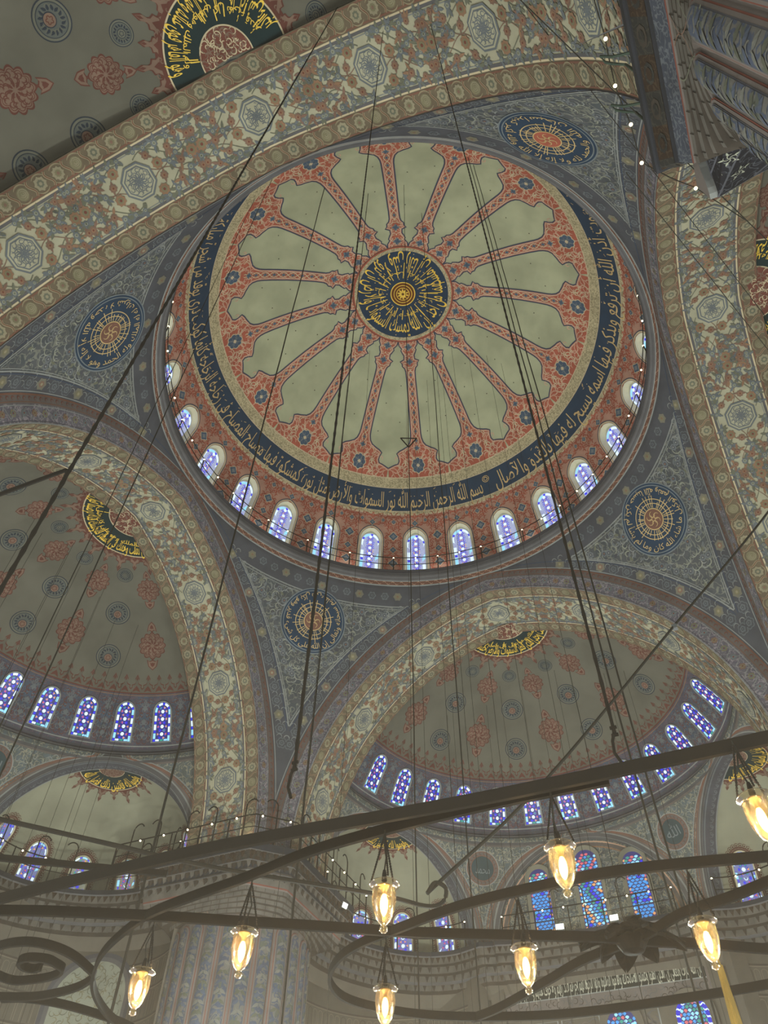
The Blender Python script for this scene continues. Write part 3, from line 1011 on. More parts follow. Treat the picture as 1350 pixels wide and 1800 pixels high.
for kq in range(4):
    rot = rad(45 + 90 * kq)
    d = Mesh(PF, rot)
    zz = np.linspace(18.4, 32.44, 73)
    ha = half_ang(SA, xa_main, pi / 4, zz)
    d.strip(np.stack([-ha, zz], -1), np.stack([ha, zz], -1), PBORD, 0, None, 60)
    inset = lambda z, w: half_ang(SA, xa_main, pi / 4, z) - w / pend_R(z)
    zi = np.linspace(24.75, 31.35, 40)
    gi = np.maximum(inset(zi, .98), 0)
    d.strip(np.stack([-gi, zi], -1), np.stack([gi, zi], -1), PEND, 1, None, 50)
    top = inset(31.35, .98)
    outline = np.concatenate([np.stack([-gi, zi], -1), np.stack([np.linspace(-top, top, 30), np.full(30, 31.35)], -1)[1:-1], np.stack([gi, zi], -1)[::-1]])
    for off, w, m in ((0, .05, GREYL), (.12, .03, GREYL)):
        gi2 = np.maximum(inset(zi, .98 + off), 0)
        ol = np.concatenate([np.stack([-gi2, zi + (0 if off == 0 else .0)], -1)[2 if off else 0:], np.stack([np.linspace(-gi2[-1], gi2[-1], 30), np.full(30, 31.35 - off)], -1)[1:-1], np.stack([gi2, zi], -1)[::-1][:None if not off else -2]])
        # metric stroke: work in metres along the parallel
        M_ = ol.copy(); M_[:, 0] *= 13.6
        d.line(M_, w, m, 3, lambda q: q / [13.6, 1])
    for wi, m in ((.10, GREYL), (.86, OUTL)):
        z2 = np.linspace(19.2, 32.3, 60)
        for sg in (1, -1):
            g2 = inset(z2, wi)
            keep = g2 > 0
            M_ = np.stack([sg * g2[keep] * 13.6, z2[keep]], -1)
            d.line(M_, .035, m, 2, lambda q: q / [13.6, 1])
    # rosettes and buds along the border
    def frp(u0, z0):
        R = pend_R(z0)
        dR = (pend_R(z0 + .01) - R) / .01
        sl = sqrt(1 + dR * dR)
        return lambda q: np.stack([u0 - q[:, 0] / R, z0 + q[:, 1] / sl], -1)
    zc_ = 21.0
    j = 0
    while zc_ < 31.6:
        for sg in (1, -1):
            u0 = sg * inset(zc_, .5)
            if inset(zc_, .5) > .006:
                fr = frp(u0, zc_)
                if j % 3 == 0:
                    flower(d, fr, .29, PROS, RUST if j % 2 else ROS1, 2, ROS2, 6)
                else:
                    d.fill(lobes(.30, 6, .2, 24), PROS2, 2, fr)
                    d.fill(lobes(.25, 6, .2, 24), PBORD, 3, fr)
                    flower(d, fr, .17, PROS2, PBORD, 4, None, 5)
                d.arcs([[.2, .3], [-.2, .3]], .14, [0, pi], [3.4, pi - 3.4], .035, GREYL, 2, fr)
        dR = (pend_R(zc_ + .01) - pend_R(zc_)) / .01
        zc_ += .74 / sqrt(1 + dR * dR + (pend_R(zc_) * (inset(zc_ + .01, .5) - inset(zc_, .5)) / .01) ** 2)
        j += 1
    for i in range(-6, 7):
        u0 = i * .75 / 12.5
        if abs(u0) < half_ang(SA, xa_main, pi / 4, 31.85) - .03:
            fr = frp(u0, 31.86)
            if i % 3 == 0:
                flower(d, fr, .26, PROS, ROS1, 2, RUST, 6)
            else:
                d.fill(lobes(.24, 6, .25, 24), PROS2, 2, fr)
                flower(d, fr, .16, PBORD, PROS2, 3, None, 5)
    # floral field
    fr = frp(0, 29.0)
    def reg(c):
        q = fr(c)
        return (np.abs(q[:, 0]) < inset(q[:, 1], 1.3)) & (q[:, 1] < 31.1) & (q[:, 1] > 24.9) & (np.hypot(c[:, 0], c[:, 1] - 1.22) > 1.9)
    scrolls(d, reg, 420, (0, 7, -5.5, 3.4), fr, [GREYL, GREYL, FGREYL], 2, (.10, .24), .05, seed=4, mirror=True)
    gg = np.random.default_rng(40)
    for (x, y) in zip(gg.uniform(0, 6.5, 260), gg.uniform(-5.5, 3.2, 260)):
        if reg(np.array([[x, y]]))[0]:
            for sg in (1, -1):
                f2 = at(fr, sg * x, y, gg.uniform(0, 6))
                if gg.random() < .35:
                    flower(d, f2, .19, FBLUE, GREYD, 3, RUST if gg.random() < .3 else GREYL, 6)
                else:
                    d.fill(leaf(.32, .13), (FBLUE, GREYD, FGREEN)[int(gg.integers(0, 3))], 3, f2)
    pend = d.build('pendentive')
    tag(pend, PLAB[kq], 'pendentive', kind='structure')
    # calligraphic roundel
    d = Mesh(PF, rot)
    fr = frp(0, 30.0)
    fr = at(fr, 0, .1)
    d.disk(1.88, LBLUE, 5, fr, 64, k=4)
    d.disk(1.82, NAVY, 6, fr, 64, k=4)
    d.disk(1.74, LBLUE, 7, fr, 64, k=4)
    d.disk(1.69, NAVY, 8, fr, 64, k=4)
    mp = lambda t, y, fr=fr: fr(np.stack([(1.57 - y) * np.cos(-pi / 2 - t / 1.57 + .8), (1.57 - y) * np.sin(-pi / 2 - t / 1.57 + .8)], -1))
    d.text(ROUND[kq], mp, .55, TAN, 11, length=1.57 * 2 * pi * .985, ys=.78, bold=.0)
    for r in (.80, 1.02):
        d.ring(r - .02, r + .02, TAN, 10, fr, 48)
    g = random.Random(kq + 3)
    for i in range(40):
        a = i * 2 * pi / 40 + g.uniform(-.05, .05)
        if i % 5 != 4:
            r0, r1 = .58, g.choice([.9, 1.08, 1.2])
            d.line([(r0 * cos(a), r0 * sin(a)), (r1 * cos(a), r1 * sin(a))], .035, TAN, 10, fr)
    d.disk(.56, TAN, 11, fr, 32)
    d.disk(.51, BRICKR if kq != 3 else RED, 12, fr, 32)
    for i in range(6):
        a = i * pi / 3
        d.arcs([[.24 * cos(a), .24 * sin(a)]], .15, [a], [a + 4.5], .04, TAN, 13, fr)
        d.fill(leaf(.17, .07), ORANGE, 13, at(fr, .05 * cos(a + .5), .05 * sin(a + .5), a + .5))
    o = d.build('roundel', pend)
    tag(o, 'navy roundel with a ring of tan lettering and a red centre')

# ---- the four great arches: painted soffit, archivolt and the step to the half domes
RS = 13.17
TA = acos(EE / RS)
def f_soff(u, v):
    th = TA - np.abs(u) / RS
    sg = np.where(u < 0, -1.0, 1.0)
    low = th < 0
    tt = np.maximum(th, 0)
    x = sg * (-EE + RS * np.cos(tt))
    z = ZC + RS * np.sin(tt) + np.where(low, th * RS, 0)
    N = np.stack([-sg * np.cos(tt), 0 * u, -np.sin(tt)], -1)
    return np.stack([x, 12.30 + v, z], -1), N
def fr_soff(u0, v0):
    return lambda q: np.stack([u0 + q[:, 0], v0 + q[:, 1]], -1)
def f_archi(u, v):
    r = RBB + v * (RA - RBB) / 1.2
    ta = np.arccos(EE / r)
    th = ta * (1 - np.abs(u) / 18.9)
    sg = np.where(u < 0, -1.0, 1.0)
    y = 12.30 - .20 * v / 1.2
    return np.stack([sg * (-EE + r * np.cos(th)), y, ZC + r * np.sin(th)], -1), np.stack([0 * u, -1 + 0 * u, -.1 + 0 * u], -1)
ALAB = {0: 'far arch with floral soffit framing the half dome straight ahead, above the stained glass wall',
        1: 'left arch with floral soffit framing the half dome on the left', 2: 'near arch whose floral soffit crosses the top left of the view',
        3: 'right arch whose floral soffit runs down the right edge of the view'}
SD_Y, SD_Z, SD_R = 15.47, 19.8, 11.5
for kq in range(4):
    d = Mesh(f_soff, kq * pi / 2)
    U = 18.9
    nu = 110
    d.grid(-U, U, nu, 0, 3.8, 6, SOFF)
    for v0, v1, m, l in ((0, .74, SBORD, 1), (3.06, 3.8, SBORD, 1), (.03, .08, BRICKR, 2), (.64, .70, BRICKR, 2), (3.10, 3.16, BRICKR, 2), (3.72, 3.77, BRICKR, 2),
                         (.74, .80, CREAM, 2), (.80, .90, GREY, 2), (.94, .97, GREYL, 2), (2.90, 3.0, GREY, 2), (3.0, 3.06, CREAM, 2), (2.83, 2.86, GREYL, 2)):
        d.grid(-U, U, nu, v0, v1, 1, m, l)
    n = int(2 * U / .74)
    for i in range(n):
        for vc in (.37, 3.43):
            fr = fr_soff(-U + .37 + i * .74, vc)
            # S-scroll frame
            yy = np.linspace(-.27, .27, 9)
            d.line(np.stack([.37 + .10 * np.sin(yy / .27 * 2.6), yy], -1), .09, SBORD2, 3, fr)
            d.line(np.stack([.37 + .10 * np.sin(yy / .27 * 2.6), yy], -1), .025, DRED, 4, fr)
            d.arcs([[0, 0], [0, 0]], .31, [.7, .7 + pi], [2.44, 2.44 + pi], .05, SBORD2, 3, fr)
            if i % 3 == 0:
                flower(d, fr, .25, ROS2, FGREEN, 3, ROS2, 8)
            elif i % 3 == 1:
                d.disk(.22, ROS1, 3, fr, 14)
                d.arcs([[0, 0]] * 3, [.17, .11, .05], [0, 1, 2], [5, 6, 7], .03, ROS2, 4, fr)
            else:
                flower(d, fr, .24, ROS2, ROS1, 3, RUST, 10)
    # floral panel
    g = random.Random(2)
    gr = random.Random(19)
    for mI in range(-4, 5):
        fr = fr_soff(mI * 5.03, 1.90)
        if abs(mI) < 4:
            oc = np.array([(cos(i * pi / 4 + pi / 8), sin(i * pi / 4 + pi / 8)) for i in range(8)])
            for r, m, l in ((.68, FBLUE, 5), (.61, SOFF, 6), (.55, FBLUE, 7), (.50, SOFF, 8)):
                d.fill(oc * r, m, l, fr)
            st = []
            for i in range(8):
                a = i * pi / 4
                st.append([.21 * cos(a), .21 * sin(a)])
            d.arcs(st, .17, [i * pi / 4 + .4 for i in range(8)], [i * pi / 4 + 5.9 for i in range(8)], .045, FBLUE, 9, fr)
            d.arcs(st, .10, [i * pi / 4 for i in range(8)], [i * pi / 4 + 4 for i in range(8)], .045, FBLUE, 9, fr)
            d.arcs([[.39 * cos(i * pi / 8), .39 * sin(i * pi / 8)] for i in range(16)], .07, [i for i in range(16)], [i + 4.4 for i in range(16)], .035, FBLUE, 9, fr)
            d.disk(.05, FBLUE, 9, fr, 8)
            for i in range(12):                                     # wreath
                a = i * pi / 6 + .26
                if abs(.98 * sin(a)) > .92:
                    continue
                f2 = at(fr, .98 * cos(a), .90 * sin(a), a)
                flower(d, f2, .16 + .06 * (i % 2), (RUST, ORANGE)[i % 2], (ORANGE, ROS1)[i % 2], 5, DRED, 8)
                for sg in (1, -1):
                    d.fill(leaf(.26, .10), (RUST, FGREEN)[i % 2], 4, at(f2, 0, 0, sg * 1.5))
        for sx in (1, -1):
            for (x, y, r, kind) in ((2.30, .05, .24, 0), (2.42, .62, .16, 1), (2.42, -.58, .16, 1), (1.78, -.05, .17, 1), (1.55, .55, .15, 1), (1.5, -.6, .15, 1), (1.38, .1, .13, 2), (1.98, .42, .14, 2), (1.98, -.42, .14, 2),
                                    (2.0, .84, .13, 1), (2.02, -.82, .13, 1), (1.2, .84, .14, 2), (1.18, -.84, .14, 2), (.75, .90, .11, 2), (.75, -.90, .11, 2), (1.7, .86, .12, 2), (1.7, -.86, .12, 2), (1.72, .25, .11, 2), (2.15, -.1, .10, 2),
                                    (.35, .93, .10, 2), (.35, -.93, .10, 2), (2.515, .33, .12, 2), (2.515, -.28, .12, 2), (2.45, .90, .12, 2), (2.45, -.90, .12, 2)):
                if abs(mI * 5.03 + sx * x) > U - .3 or (x > 2.5 and sx > 0 and mI < 4 and kind == 9):
                    continue
                f2 = at(fr, sx * x, y, g.uniform(0, 6))
                c1, c2, c3 = ((ORANGE, ROS1, DRED), (RUST, ORANGE, DRED), (FBLUE, FGREYL, FGREEN))[kind]
                flower(d, f2, r, c1, c2, 5, c3, 9 if kind < 2 else 7)
                for q in range(4 if kind < 2 else 6):
                    a = g.uniform(0, 2 * pi)
                    d.fill(leaf(r * 1.7 + .06, .11), ((RUST, FGREEN), (RUST, ORANGE), (FBLUE, FGREEN))[kind][q % 2], 4, at(f2, r * .5 * cos(a), r * .5 * sin(a), a + g.uniform(-.4, .4)))
            # trailing stems
            t = np.linspace(.2, 2.5, 26)
            for sy in (1, -1):
                d.line(np.stack([sx * t, sy * (.55 + .3 * np.sin(t * 2.6))], -1), .03, FGREEN, 3, fr)
                d.line(np.stack([sx * t, sy * (.25 + .25 * np.cos(t * 3.1))], -1), .025, RUST, 3, fr)
        if abs(mI) == 4:
            pass
    # archivolt towards the dome
    d.fn = f_archi
    nv = 150
    for v0, v1, m, l in ((0, 1.2, MAUVE, 0), (0, .05, GREYL, 1), (.09, .12, GREYD, 1), (.70, .74, GREYL, 1), (.78, .84, MUTEP, 1), (.84, 1.12, MUTEP, 1), (.84, .87, BRICKR, 2), (1.12, 1.2, BRICKR, 2)):
        d.grid(-18.9, 18.9, nv, v0, v1, 1, m, l)
    n = 62
    for i in range(n):
        u0 = -18.6 + i * 37.2 / (n - 1)
        fr = lambda q, u0=u0: np.stack([u0 + q[:, 0], q[:, 1]], -1)
        f2 = at(fr, 0, .42)
        flower(d, f2, .17, (FBLUE, RUST, ROS1)[i % 3], (LBLUE, ROS1, FBLUE)[i % 3], 2, DRED, 6)
        d.line(np.stack([np.linspace(-.3, .3, 9), .42 + .22 * np.sin(np.linspace(-pi, pi, 9))], -1), .03, GREYL, 2, fr)
        for e in (-.15, .15):
            d.arcs([[e, .99], [e, .99]], [.08, .06], [0, 1.5], [3.2, 4.6], .03, DRED, 3, fr)
    # back step between the soffit and the half dome
    d.fn = lambda u, v: (lambda P: (P + np.stack([np.where(u < 0, -1, 1) * np.cos(np.maximum(TA - np.abs(u) / RS, 0)) * v, 0 * u, np.sin(np.maximum(TA - np.abs(u) / RS, 0)) * v], -1), np.stack([0 * u, 1 + 0 * u, 0 * u], -1)))(f_soff(u, np.full_like(u, 3.8))[0])
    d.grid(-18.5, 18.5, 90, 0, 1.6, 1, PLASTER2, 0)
    ar = d.build('main_arch')
    tag(ar, ALAB[kq], 'arch', kind='structure')

# ---- half domes behind the arches, each standing on three smaller arches
def f_half(u, v):
    p = v / SD_R
    dd = np.stack([np.sin(p) * np.sin(u), np.sin(p) * np.cos(u), np.cos(p)], -1)
    return dd * np.array([SD_R * HY[1], SD_R, SD_R]) + [0, HY[0], SD_Z], -dd
HY = [SD_Y, 1.0]          # each half dome springs a little differently from its arch
def fr_half(az, s):
    k = SD_R * sin(s / SD_R)
    return lambda q: np.stack([az + q[:, 0] / k, s - q[:, 1]], -1)
def fr_half0(q):
    return np.stack([np.arctan2(q[:, 0], q[:, 1]), np.hypot(q[:, 0], q[:, 1])], -1)
HTXT = {0: 'إنى وجهت وجهى للذى فطر السموات والأرض حنيفا وما أنا', 1: 'قد نرى تقلب وجهك فى السماء فلنولينك قبلة ترضيها فول وجهك',
        2: 'وهو القاهر فوق عباده وهو الحكيم الخبير قل أى شىء أكبر', 3: 'سلام عليكم طبتم فادخلوها خالدين وقالوا الحمد لله الذى'}
HLAB = {0: 'far half dome straight ahead with red cartouches, blue roundels and a curved row of windows', 1: 'left half dome with red cartouches, blue roundels and a row of windows beneath',
        2: 'near half dome at the top left corner with a large dark medallion', 3: 'right half dome glimpsed at the right edge of the view'}
XE = 5.45
HD = 10.42
ZE = 18.3
def xa_ex(z):
    return np.sqrt(np.maximum(XE ** 2 - (z - ZE) ** 2, .16))
SPF = f_pend(HD, xa_ex, rad(30))
LASTW = {}
for kq in range(4):
    rot = kq * pi / 2
    HY[0], HY[1] = (16.18, .95) if kq == 2 else (SD_Y, 1.0)
    AZO = rad((2.5, -3.0, 0.0, 0.0)[kq])
    d = Mesh(f_half, rot)
    AW = pi / 2 + (.2 if kq == 2 else 0)
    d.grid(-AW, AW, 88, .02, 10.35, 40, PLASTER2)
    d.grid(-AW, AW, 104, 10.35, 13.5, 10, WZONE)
    # crest of pointed leaves above the window zone
    nC = 44
    for i in range(nC):
        az = -pi / 2 + (i + .5) * pi / nC
        fr = fr_half(az, 10.35)
        sc = .5
        crown(d, fr, .80, 1.0, 1, PINKD2)
    for s_, w_, m in ((10.38, .08, CREST), (10.50, .05, PINKD), (13.2, .06, GREYL), (13.42, .10, GREYD)):
        d.grid(-pi / 2, pi / 2, 96, s_ - w_ / 2, s_ + w_ / 2, 1, m, 3)
    # painted vines between the windows
    for i in range(-7, 8):
        fr = fr_half(rad(12.2 * (i + .5)), 13.1)
        reg = lambda c: np.abs(c[:, 0]) < .52
        scrolls(d, reg, 60, (0, .55, .1, 2.5), fr, [CREST, BLUE, FBLUE], 2, (.08, .16), .04, seed=8, mirror=True)
        for y in (.5, 1.2, 1.9):
            d.fill(lobes(.17, 4, .4, 16, sharp=True), FBLUE, 3, at(fr, 0, y))
    # cartouches and roundels
    for i in range(-2, 3):
        az = rad(36 * i) + AZO
        cartouche(d, at(fr_half(az, 4.55), 0, 0), .62, 1)
        cartouche(d, at(fr_half(az, 7.75), 0, 0), .74, 1)
    for i in range(-3, 3):
        az = rad(36 * i + 18) + AZO
        if abs(az) < 1.62:
            roundel(d, fr_half(az, 3.78), .42, 1, False)
            roundel(d, fr_half(az, 6.05), .66, 1)
            roundel(d, fr_half(az, 8.53), .66, 1)
    # ledge below the windows and the spandrels down to the arches
    hd = d.build('half_dome')
    tag(hd, HLAB[kq], 'half dome', kind='structure')
    # crown medallion, cut by the arch
    d = Mesh(f_half, rot)
    y0, R1, R0 = {0: (-.25, 2.5, 1.2), 1: (-.1, 2.55, 1.25), 2: (.05, 2.3, 1.0), 3: (.3, 2.4, 1.2)}[kq]
    fm = at(fr_half0, 0, y0)
    e0 = asin(max(y0, 0) / R1) + .05
    n = 26
    n = 13
    for i in range(n):                        # fringe of lobed points
        a = -e0 + (pi + 2 * e0) * (i + .5) / n
        f2 = at(fm, (R1 + .02) * cos(a), (R1 + .02) * sin(a), a - pi / 2)
        crown(d, f2, .74, 1.15 if i % 2 else .9, 2, PINKD)
    d.ring(R1, R1 + .22, CREST, 4, fm, 48, a0=-e0, a1=pi + e0)
    scrolls(d, lambda c: (np.hypot(c[:, 0], c[:, 1]) > R1 + .05) & (np.hypot(c[:, 0], c[:, 1]) < R1 + .5), 150, (-3, 3, -.7, 3), fm, [PINKD, CREST], 5, (.05, .1), .035, seed=3)
    half = lambda r, m, l: d.ring(0.0, r, m, l, fm, 48, a0=-e0, a1=pi + e0, k=4)
    d.ring(R1, R1 + .35, CREST, 2.5, fm, 48, a0=-e0, a1=pi + e0)
    scrolls(d, lambda c: (np.hypot(c[:, 0], c[:, 1]) > R1 + .05) & (np.hypot(c[:, 0], c[:, 1]) < R1 + .45), 170, (-3, 3, -.7, 3), fm, [PINKD], 5, (.05, .1), .04, seed=3)
    half(R1 + .06, CREAM, 5); half(R1, DGREEN, 6)
    half(R0 + .05, CREAM, 8); half(R0, DRED, 9)
    scrolls(d, lambda c: np.hypot(c[:, 0], c[:, 1]) < R0 - .08, 130, (-R0, R0, 0, R0), fm, [PINKD, CREAM], 11, (.06, .14), .04, seed=6)
    Rt = R1 - .14
    mp = lambda t, y: fm(np.stack([(Rt - y) * np.cos(.12 + t / Rt), (Rt - y) * np.sin(.12 + t / Rt)], -1))
    d.text(HTXT[kq], mp, .72, GOLD, 10, length=Rt * (pi - .24), ys=1.35, bold=.006)
    Rt2 = R0 + .62
    mp2 = lambda t, y: fm(np.stack([(Rt2 - y) * np.cos(.2 + t / Rt2), (Rt2 - y) * np.sin(.2 + t / Rt2)], -1))
    d.text('وله الملك وهو على كل شىء قدير', mp2, .5, GOLD, 10, length=Rt2 * (pi - .4), ys=.7, bold=.006)
    g = random.Random(kq)
    for i in range(12):
        a = g.uniform(.2, pi - .2)
        r = g.uniform(R0 + .4, R1 - .15)
        d.line([(r * cos(a), r * sin(a)), ((r - .35) * cos(a), (r - .35) * sin(a))], .04, GOLD, 10, fm)
    o = d.build('crown_medallion', hd)
    tag(o, 'dark half medallion with gold lettering and a red lobed fringe')
    # window row
    if kq in (0, 1):
        def parts():
            fr = fr_half(0.0, 13.02)
            w = Mesh(f_half, rot)
            O = arch_outline(1.14, 2.22)
            I = arch_outline(.98, 2.10) + [0, .05]
            L0 = np.concatenate([O, O[:1]]); L1 = np.concatenate([I, I[:1]])
            P0, N0 = f_half(*fr(L0).T)
            P1, N1 = f_half(*fr(L1).T)
            w.raw(np.stack([P0, P0 + N0 * .09, P1 + N1 * .09, P1], 1), quads(len(O), 3), GREYL)
            p = Mesh(f_half, rot)
            hexstar_pane(p, at(fr, 0, .05), .98, 2.10, 3, a=.40, came=G_LEADD, seed=4)
            return w, p
        cz, sz = cos(rot), sin(rot)
        P = f_half(np.array([0.0]), np.array([13.02]))[0][0]
        org = (P[0] * cz - P[1] * sz, P[0] * sz + P[1] * cz, P[2])
        side = 'far half dome' if kq == 0 else 'left half dome'
        base = None
        order = [0] + [i for i in range(-7, 8) if i]
        axx = (-SD_Y * sz, SD_Y * cz)
        for i in order:
            where = ('window at the middle of the row round the %s' % side) if i == 0 else \
                '%s window %s of the middle one in the row round the %s' % (nth(abs(i) - 1), 'right' if i > 0 else 'left', side)
            lb = 'small arched blue stained glass ' + where
            if i == 0:
                base = window_obj(parts(), lb, org)
            else:
                copy_window(base, (axx[0], axx[1], -rad(12.2 * i)), lb)
    # lower shell: ledge ring, spandrels with roundels, arches, niches
    d = Mesh(SPF, rot)
    yo = np.array([0, SD_Y, 0])
    def f_sp(phi):
        """spandrel between two of the small arches; phi = direction of its middle from the outward axis"""
        def f(u, z):
            P, N = SPF(u, z)
            a = pi / 2 - phi
            c, q = cos(a), sin(a)
            R = np.array([[c, q, 0], [-q, c, 0], [0, 0, 1]])
            return P @ R + yo, N @ R
        return f
    # ring where the half dome meets the spandrels
    d.fn = lambda u, v: (np.stack([v * np.sin(u), v * np.cos(u) + SD_Y, 23.9 + (v - 10.38) * 1.35], -1), np.stack([-np.sin(u), -np.cos(u), -.3 + 0 * u], -1))
    d.grid(-pi / 2, pi / 2, 80, 10.38, 10.72, 2, GREY)
    d.grid(-pi / 2, pi / 2, 80, 10.44, 10.50, 1, GREYL, 1)
    d.lathe([(10.46, 23.5), (10.46, 24.1)], GREY, 80, (0, SD_Y, 0), 0, pi)
    for phi, lo, hi in ((-pi / 2, 1, 0), (-pi / 6, 1, 1), (pi / 6, 1, 1), (pi / 2, 0, 1)):   # lo: the side of falling u, hi: of rising u
        d.fn = f_sp(phi)
        z = np.linspace(ZE, 23.95, 26)
        ha = half_ang(HD, xa_ex, rad(30), z)
        d.strip(np.stack([-ha * lo, z], -1), np.stack([ha * hi, z], -1), SPAN, 0, None, 24)
        for w_, m, l in ((.06, GREYL, 2), (.22, MUTEP, 1), (.30, BRICKR, 2), (.44, BRICKR, 2), (.56, GREYL, 2)):
            for sg in (1, -1):
                if (sg > 0 and not hi) or (sg < 0 and not lo):
                    continue
                g2 = ha - w_ / np.sqrt(HD ** 2 + xa_ex(z) ** 2)
                k_ = g2 > 0
                d.line(np.stack([sg * g2[k_] * 10.9, z[k_]], -1), .05 if w_ != .22 else .2, m, l, lambda q: q / [10.9, 1])
        d.line(np.stack([np.linspace(-.42 * 10.9, .42 * 10.9, 30), np.full(30, 23.55)], -1)[(0 if lo else 15):(30 if hi else 15)], .2, MUTEP, 1, lambda q: q / [10.9, 1])
        fr = lambda q: np.stack([-q[:, 0] / 10.9, 22.35 + q[:, 1] * .93], -1)
        if lo and hi:
            for r, m, l in ((.98, GREYL, 3), (.92, BRICKR, 4), (.88, MUTEP, 5), (.70, BRICKR, 6), (.66, RNDGR, 7)):
                d.disk(r, m, l, fr, 36)
            g = random.Random(5)
            for i in range(22):
                a = i * 2 * pi / 22
                d.arcs([[.79 * cos(a), .79 * sin(a)]], .06, [a], [a + 4], .03, CREST, 6.5, fr)
            name = 'محمد' if phi < 0 else 'الله'
            mp = lambda t, y: fr(np.stack([.42 - t, y - .28], -1))
            d.text(name, mp, .8, LBLUE, 9, length=.84, ys=.9)
        scrolls(d, lambda c: (np.abs(c[:, 0]) < 10.9 * half_ang(HD, xa_ex, rad(30), 22.35 + c[:, 1]) - .7) & (np.hypot(c[:, 0], c[:, 1]) > 1.05), 150, (0, 3.6, -3.2, 1.1), fr, [GREYL, FGREYL], 2, (.08, .18), .035, seed=14, mirror=bool(lo and hi))
    sides = (-1, 0, 1)
    for sd in sides:
        a = sd * rad(60)
        ca, sa = cos(a), sin(a)
        Rm = np.array([[ca, -sa, 0], [sa, ca, 0], [0, 0, 1]])      # local (x, y outward) -> half dome frame; turns outward axis towards +x
        tf = lambda P: np.stack([P[..., 0] * ca + P[..., 1] * sa, -P[..., 0] * sa + P[..., 1] * ca, P[..., 2]], -1)
        def local(fn):
            def f(u, v):
                P, N = fn(u, v)
                return tf(P) + yo, tf(N)
            return f
        # arch ring on the face and its short soffit
        def f_face(u, v):
            r = 5.18 + v
            return np.stack([r * np.sin(u), HD - .02 + 0 * u, ZE + r * np.cos(u)], -1), np.stack([0 * u, -1 + 0 * u, 0 * u], -1)
        d.fn = local(f_face)
        A = pi / 2 + .12
        for v0, v1, m, l in ((0, .30, GREY, 0), (0, .03, GREYL, 1), (.25, .30, GREYL, 1)):
            d.grid(-A, A, 60, v0, v1, 1, m, l)
        def f_jamb(u, v):
            return np.stack([5.18 * np.sin(u), HD + v, ZE + 5.18 * np.cos(u)], -1), np.stack([-np.sin(u), 0 * u, -np.cos(u)], -1)
        d.fn = local(f_jamb)
        d.grid(-A, A, 60, -.02, .75, 1, GREYD, 0)
        d.grid(-A, A, 60, .68, .75, 1, GREYL, 1)
        d.grid(-A, A, 60, .05, .12, 1, FBLUE, 1)
        for i in range(46):
            u0 = -A + .05 + i * (2 * A - .1) / 45
            fr = lambda q, u0=u0: np.stack([u0 + q[:, 0] / 5.18, .4 + q[:, 1]], -1)
            d.arcs([[0, 0], [.1, .1]], [.14, .1], [0, 2], [3.5, 5], .035, FBLUE, 1, fr)
    for sd, sg in ((-1, -1), (-1, 1), (0, -1), (0, 1), (1, -1), (1, 1)):
        a = sd * rad(60)
        ca, sa = cos(a), sin(a)
        pt = lambda x, y: (x * ca + y * sa, -x * sa + y * ca + SD_Y)
        q = [pt(sg * 5.9, HD - .02), pt(sg * 5.18, HD - .02), pt(sg * 5.18, HD + .78), pt(sg * 6.4, HD + .78)]
        d.raw([(*p, z_) for p in q for z_ in (-1.6, ZE)], [[0, 2, 3, 1], [2, 4, 5, 3], [4, 6, 7, 5]], LOWW)
    sw = d.build('spandrel_wall')
    tag(sw, {0: 'arched spandrels under the far half dome with two small dark roundels', 1: 'arched spandrels under the left half dome above the niche',
             2: 'arched spandrels under the near half dome, overhead', 3: 'arched spandrels under the right half dome'}[kq], 'spandrel', kind='structure')
    # niches
    for sd in sides:
        a = sd * rad(60)
        ca, sa = cos(a), sin(a)
        tf = lambda P, ca=ca, sa=sa: np.stack([P[..., 0] * ca + P[..., 1] * sa, -P[..., 0] * sa + P[..., 1] * ca, P[..., 2]], -1)
        RN = 5.22
        def f_n(u, v):
            """u angle from the niche axis, v arc length below the crown; below the springing it drops straight"""
            p = np.minimum(v / RN, pi / 2)
            low = np.maximum(v - RN * pi / 2, 0)
            dd = np.stack([np.sin(p) * np.sin(u), np.sin(p) * np.cos(u), np.cos(p)], -1)
            P = dd * RN + np.stack([0 * u, 0 * u, -low], -1) + [0, HD + .7, ZE]
            return tf(P) + yo, -tf(dd)
        SPR = RN * pi / 2
        if kq == 0 and sd == 0:
            continue
        n_ = Mesh(f_n, rot)
        n_.grid(-pi / 2, pi / 2, 48, .02, SPR + .8, 24, PLASTER3)
        n_.grid(-pi / 2, pi / 2, 48, SPR + .8, SPR + 10.5, 12, LOWW)
        for zt_ in range(5):
            v0 = SPR + 2.7 + zt_ * 1.3
            n_.grid(-pi / 2, pi / 2, 48, v0 - .04, v0 + .04, 1, LOWD, 1)
            n_.grid(-pi / 2, pi / 2, 48, v0 + .06, v0 + .10, 1, LOWL, 1)
            for i in range(44):
                u0 = -pi / 2 + (i + .5 * (zt_ % 2)) * pi / 44
                fr = lambda q, u0=u0, v0=v0: np.stack([u0 + q[:, 0] / RN, v0 + 1.22 - q[:, 1]], -1)
                n_.line(arch_outline(.27, 1.02)[:23], .028, LOWL if (i + zt_) % 3 else LOWD, 2, fr)
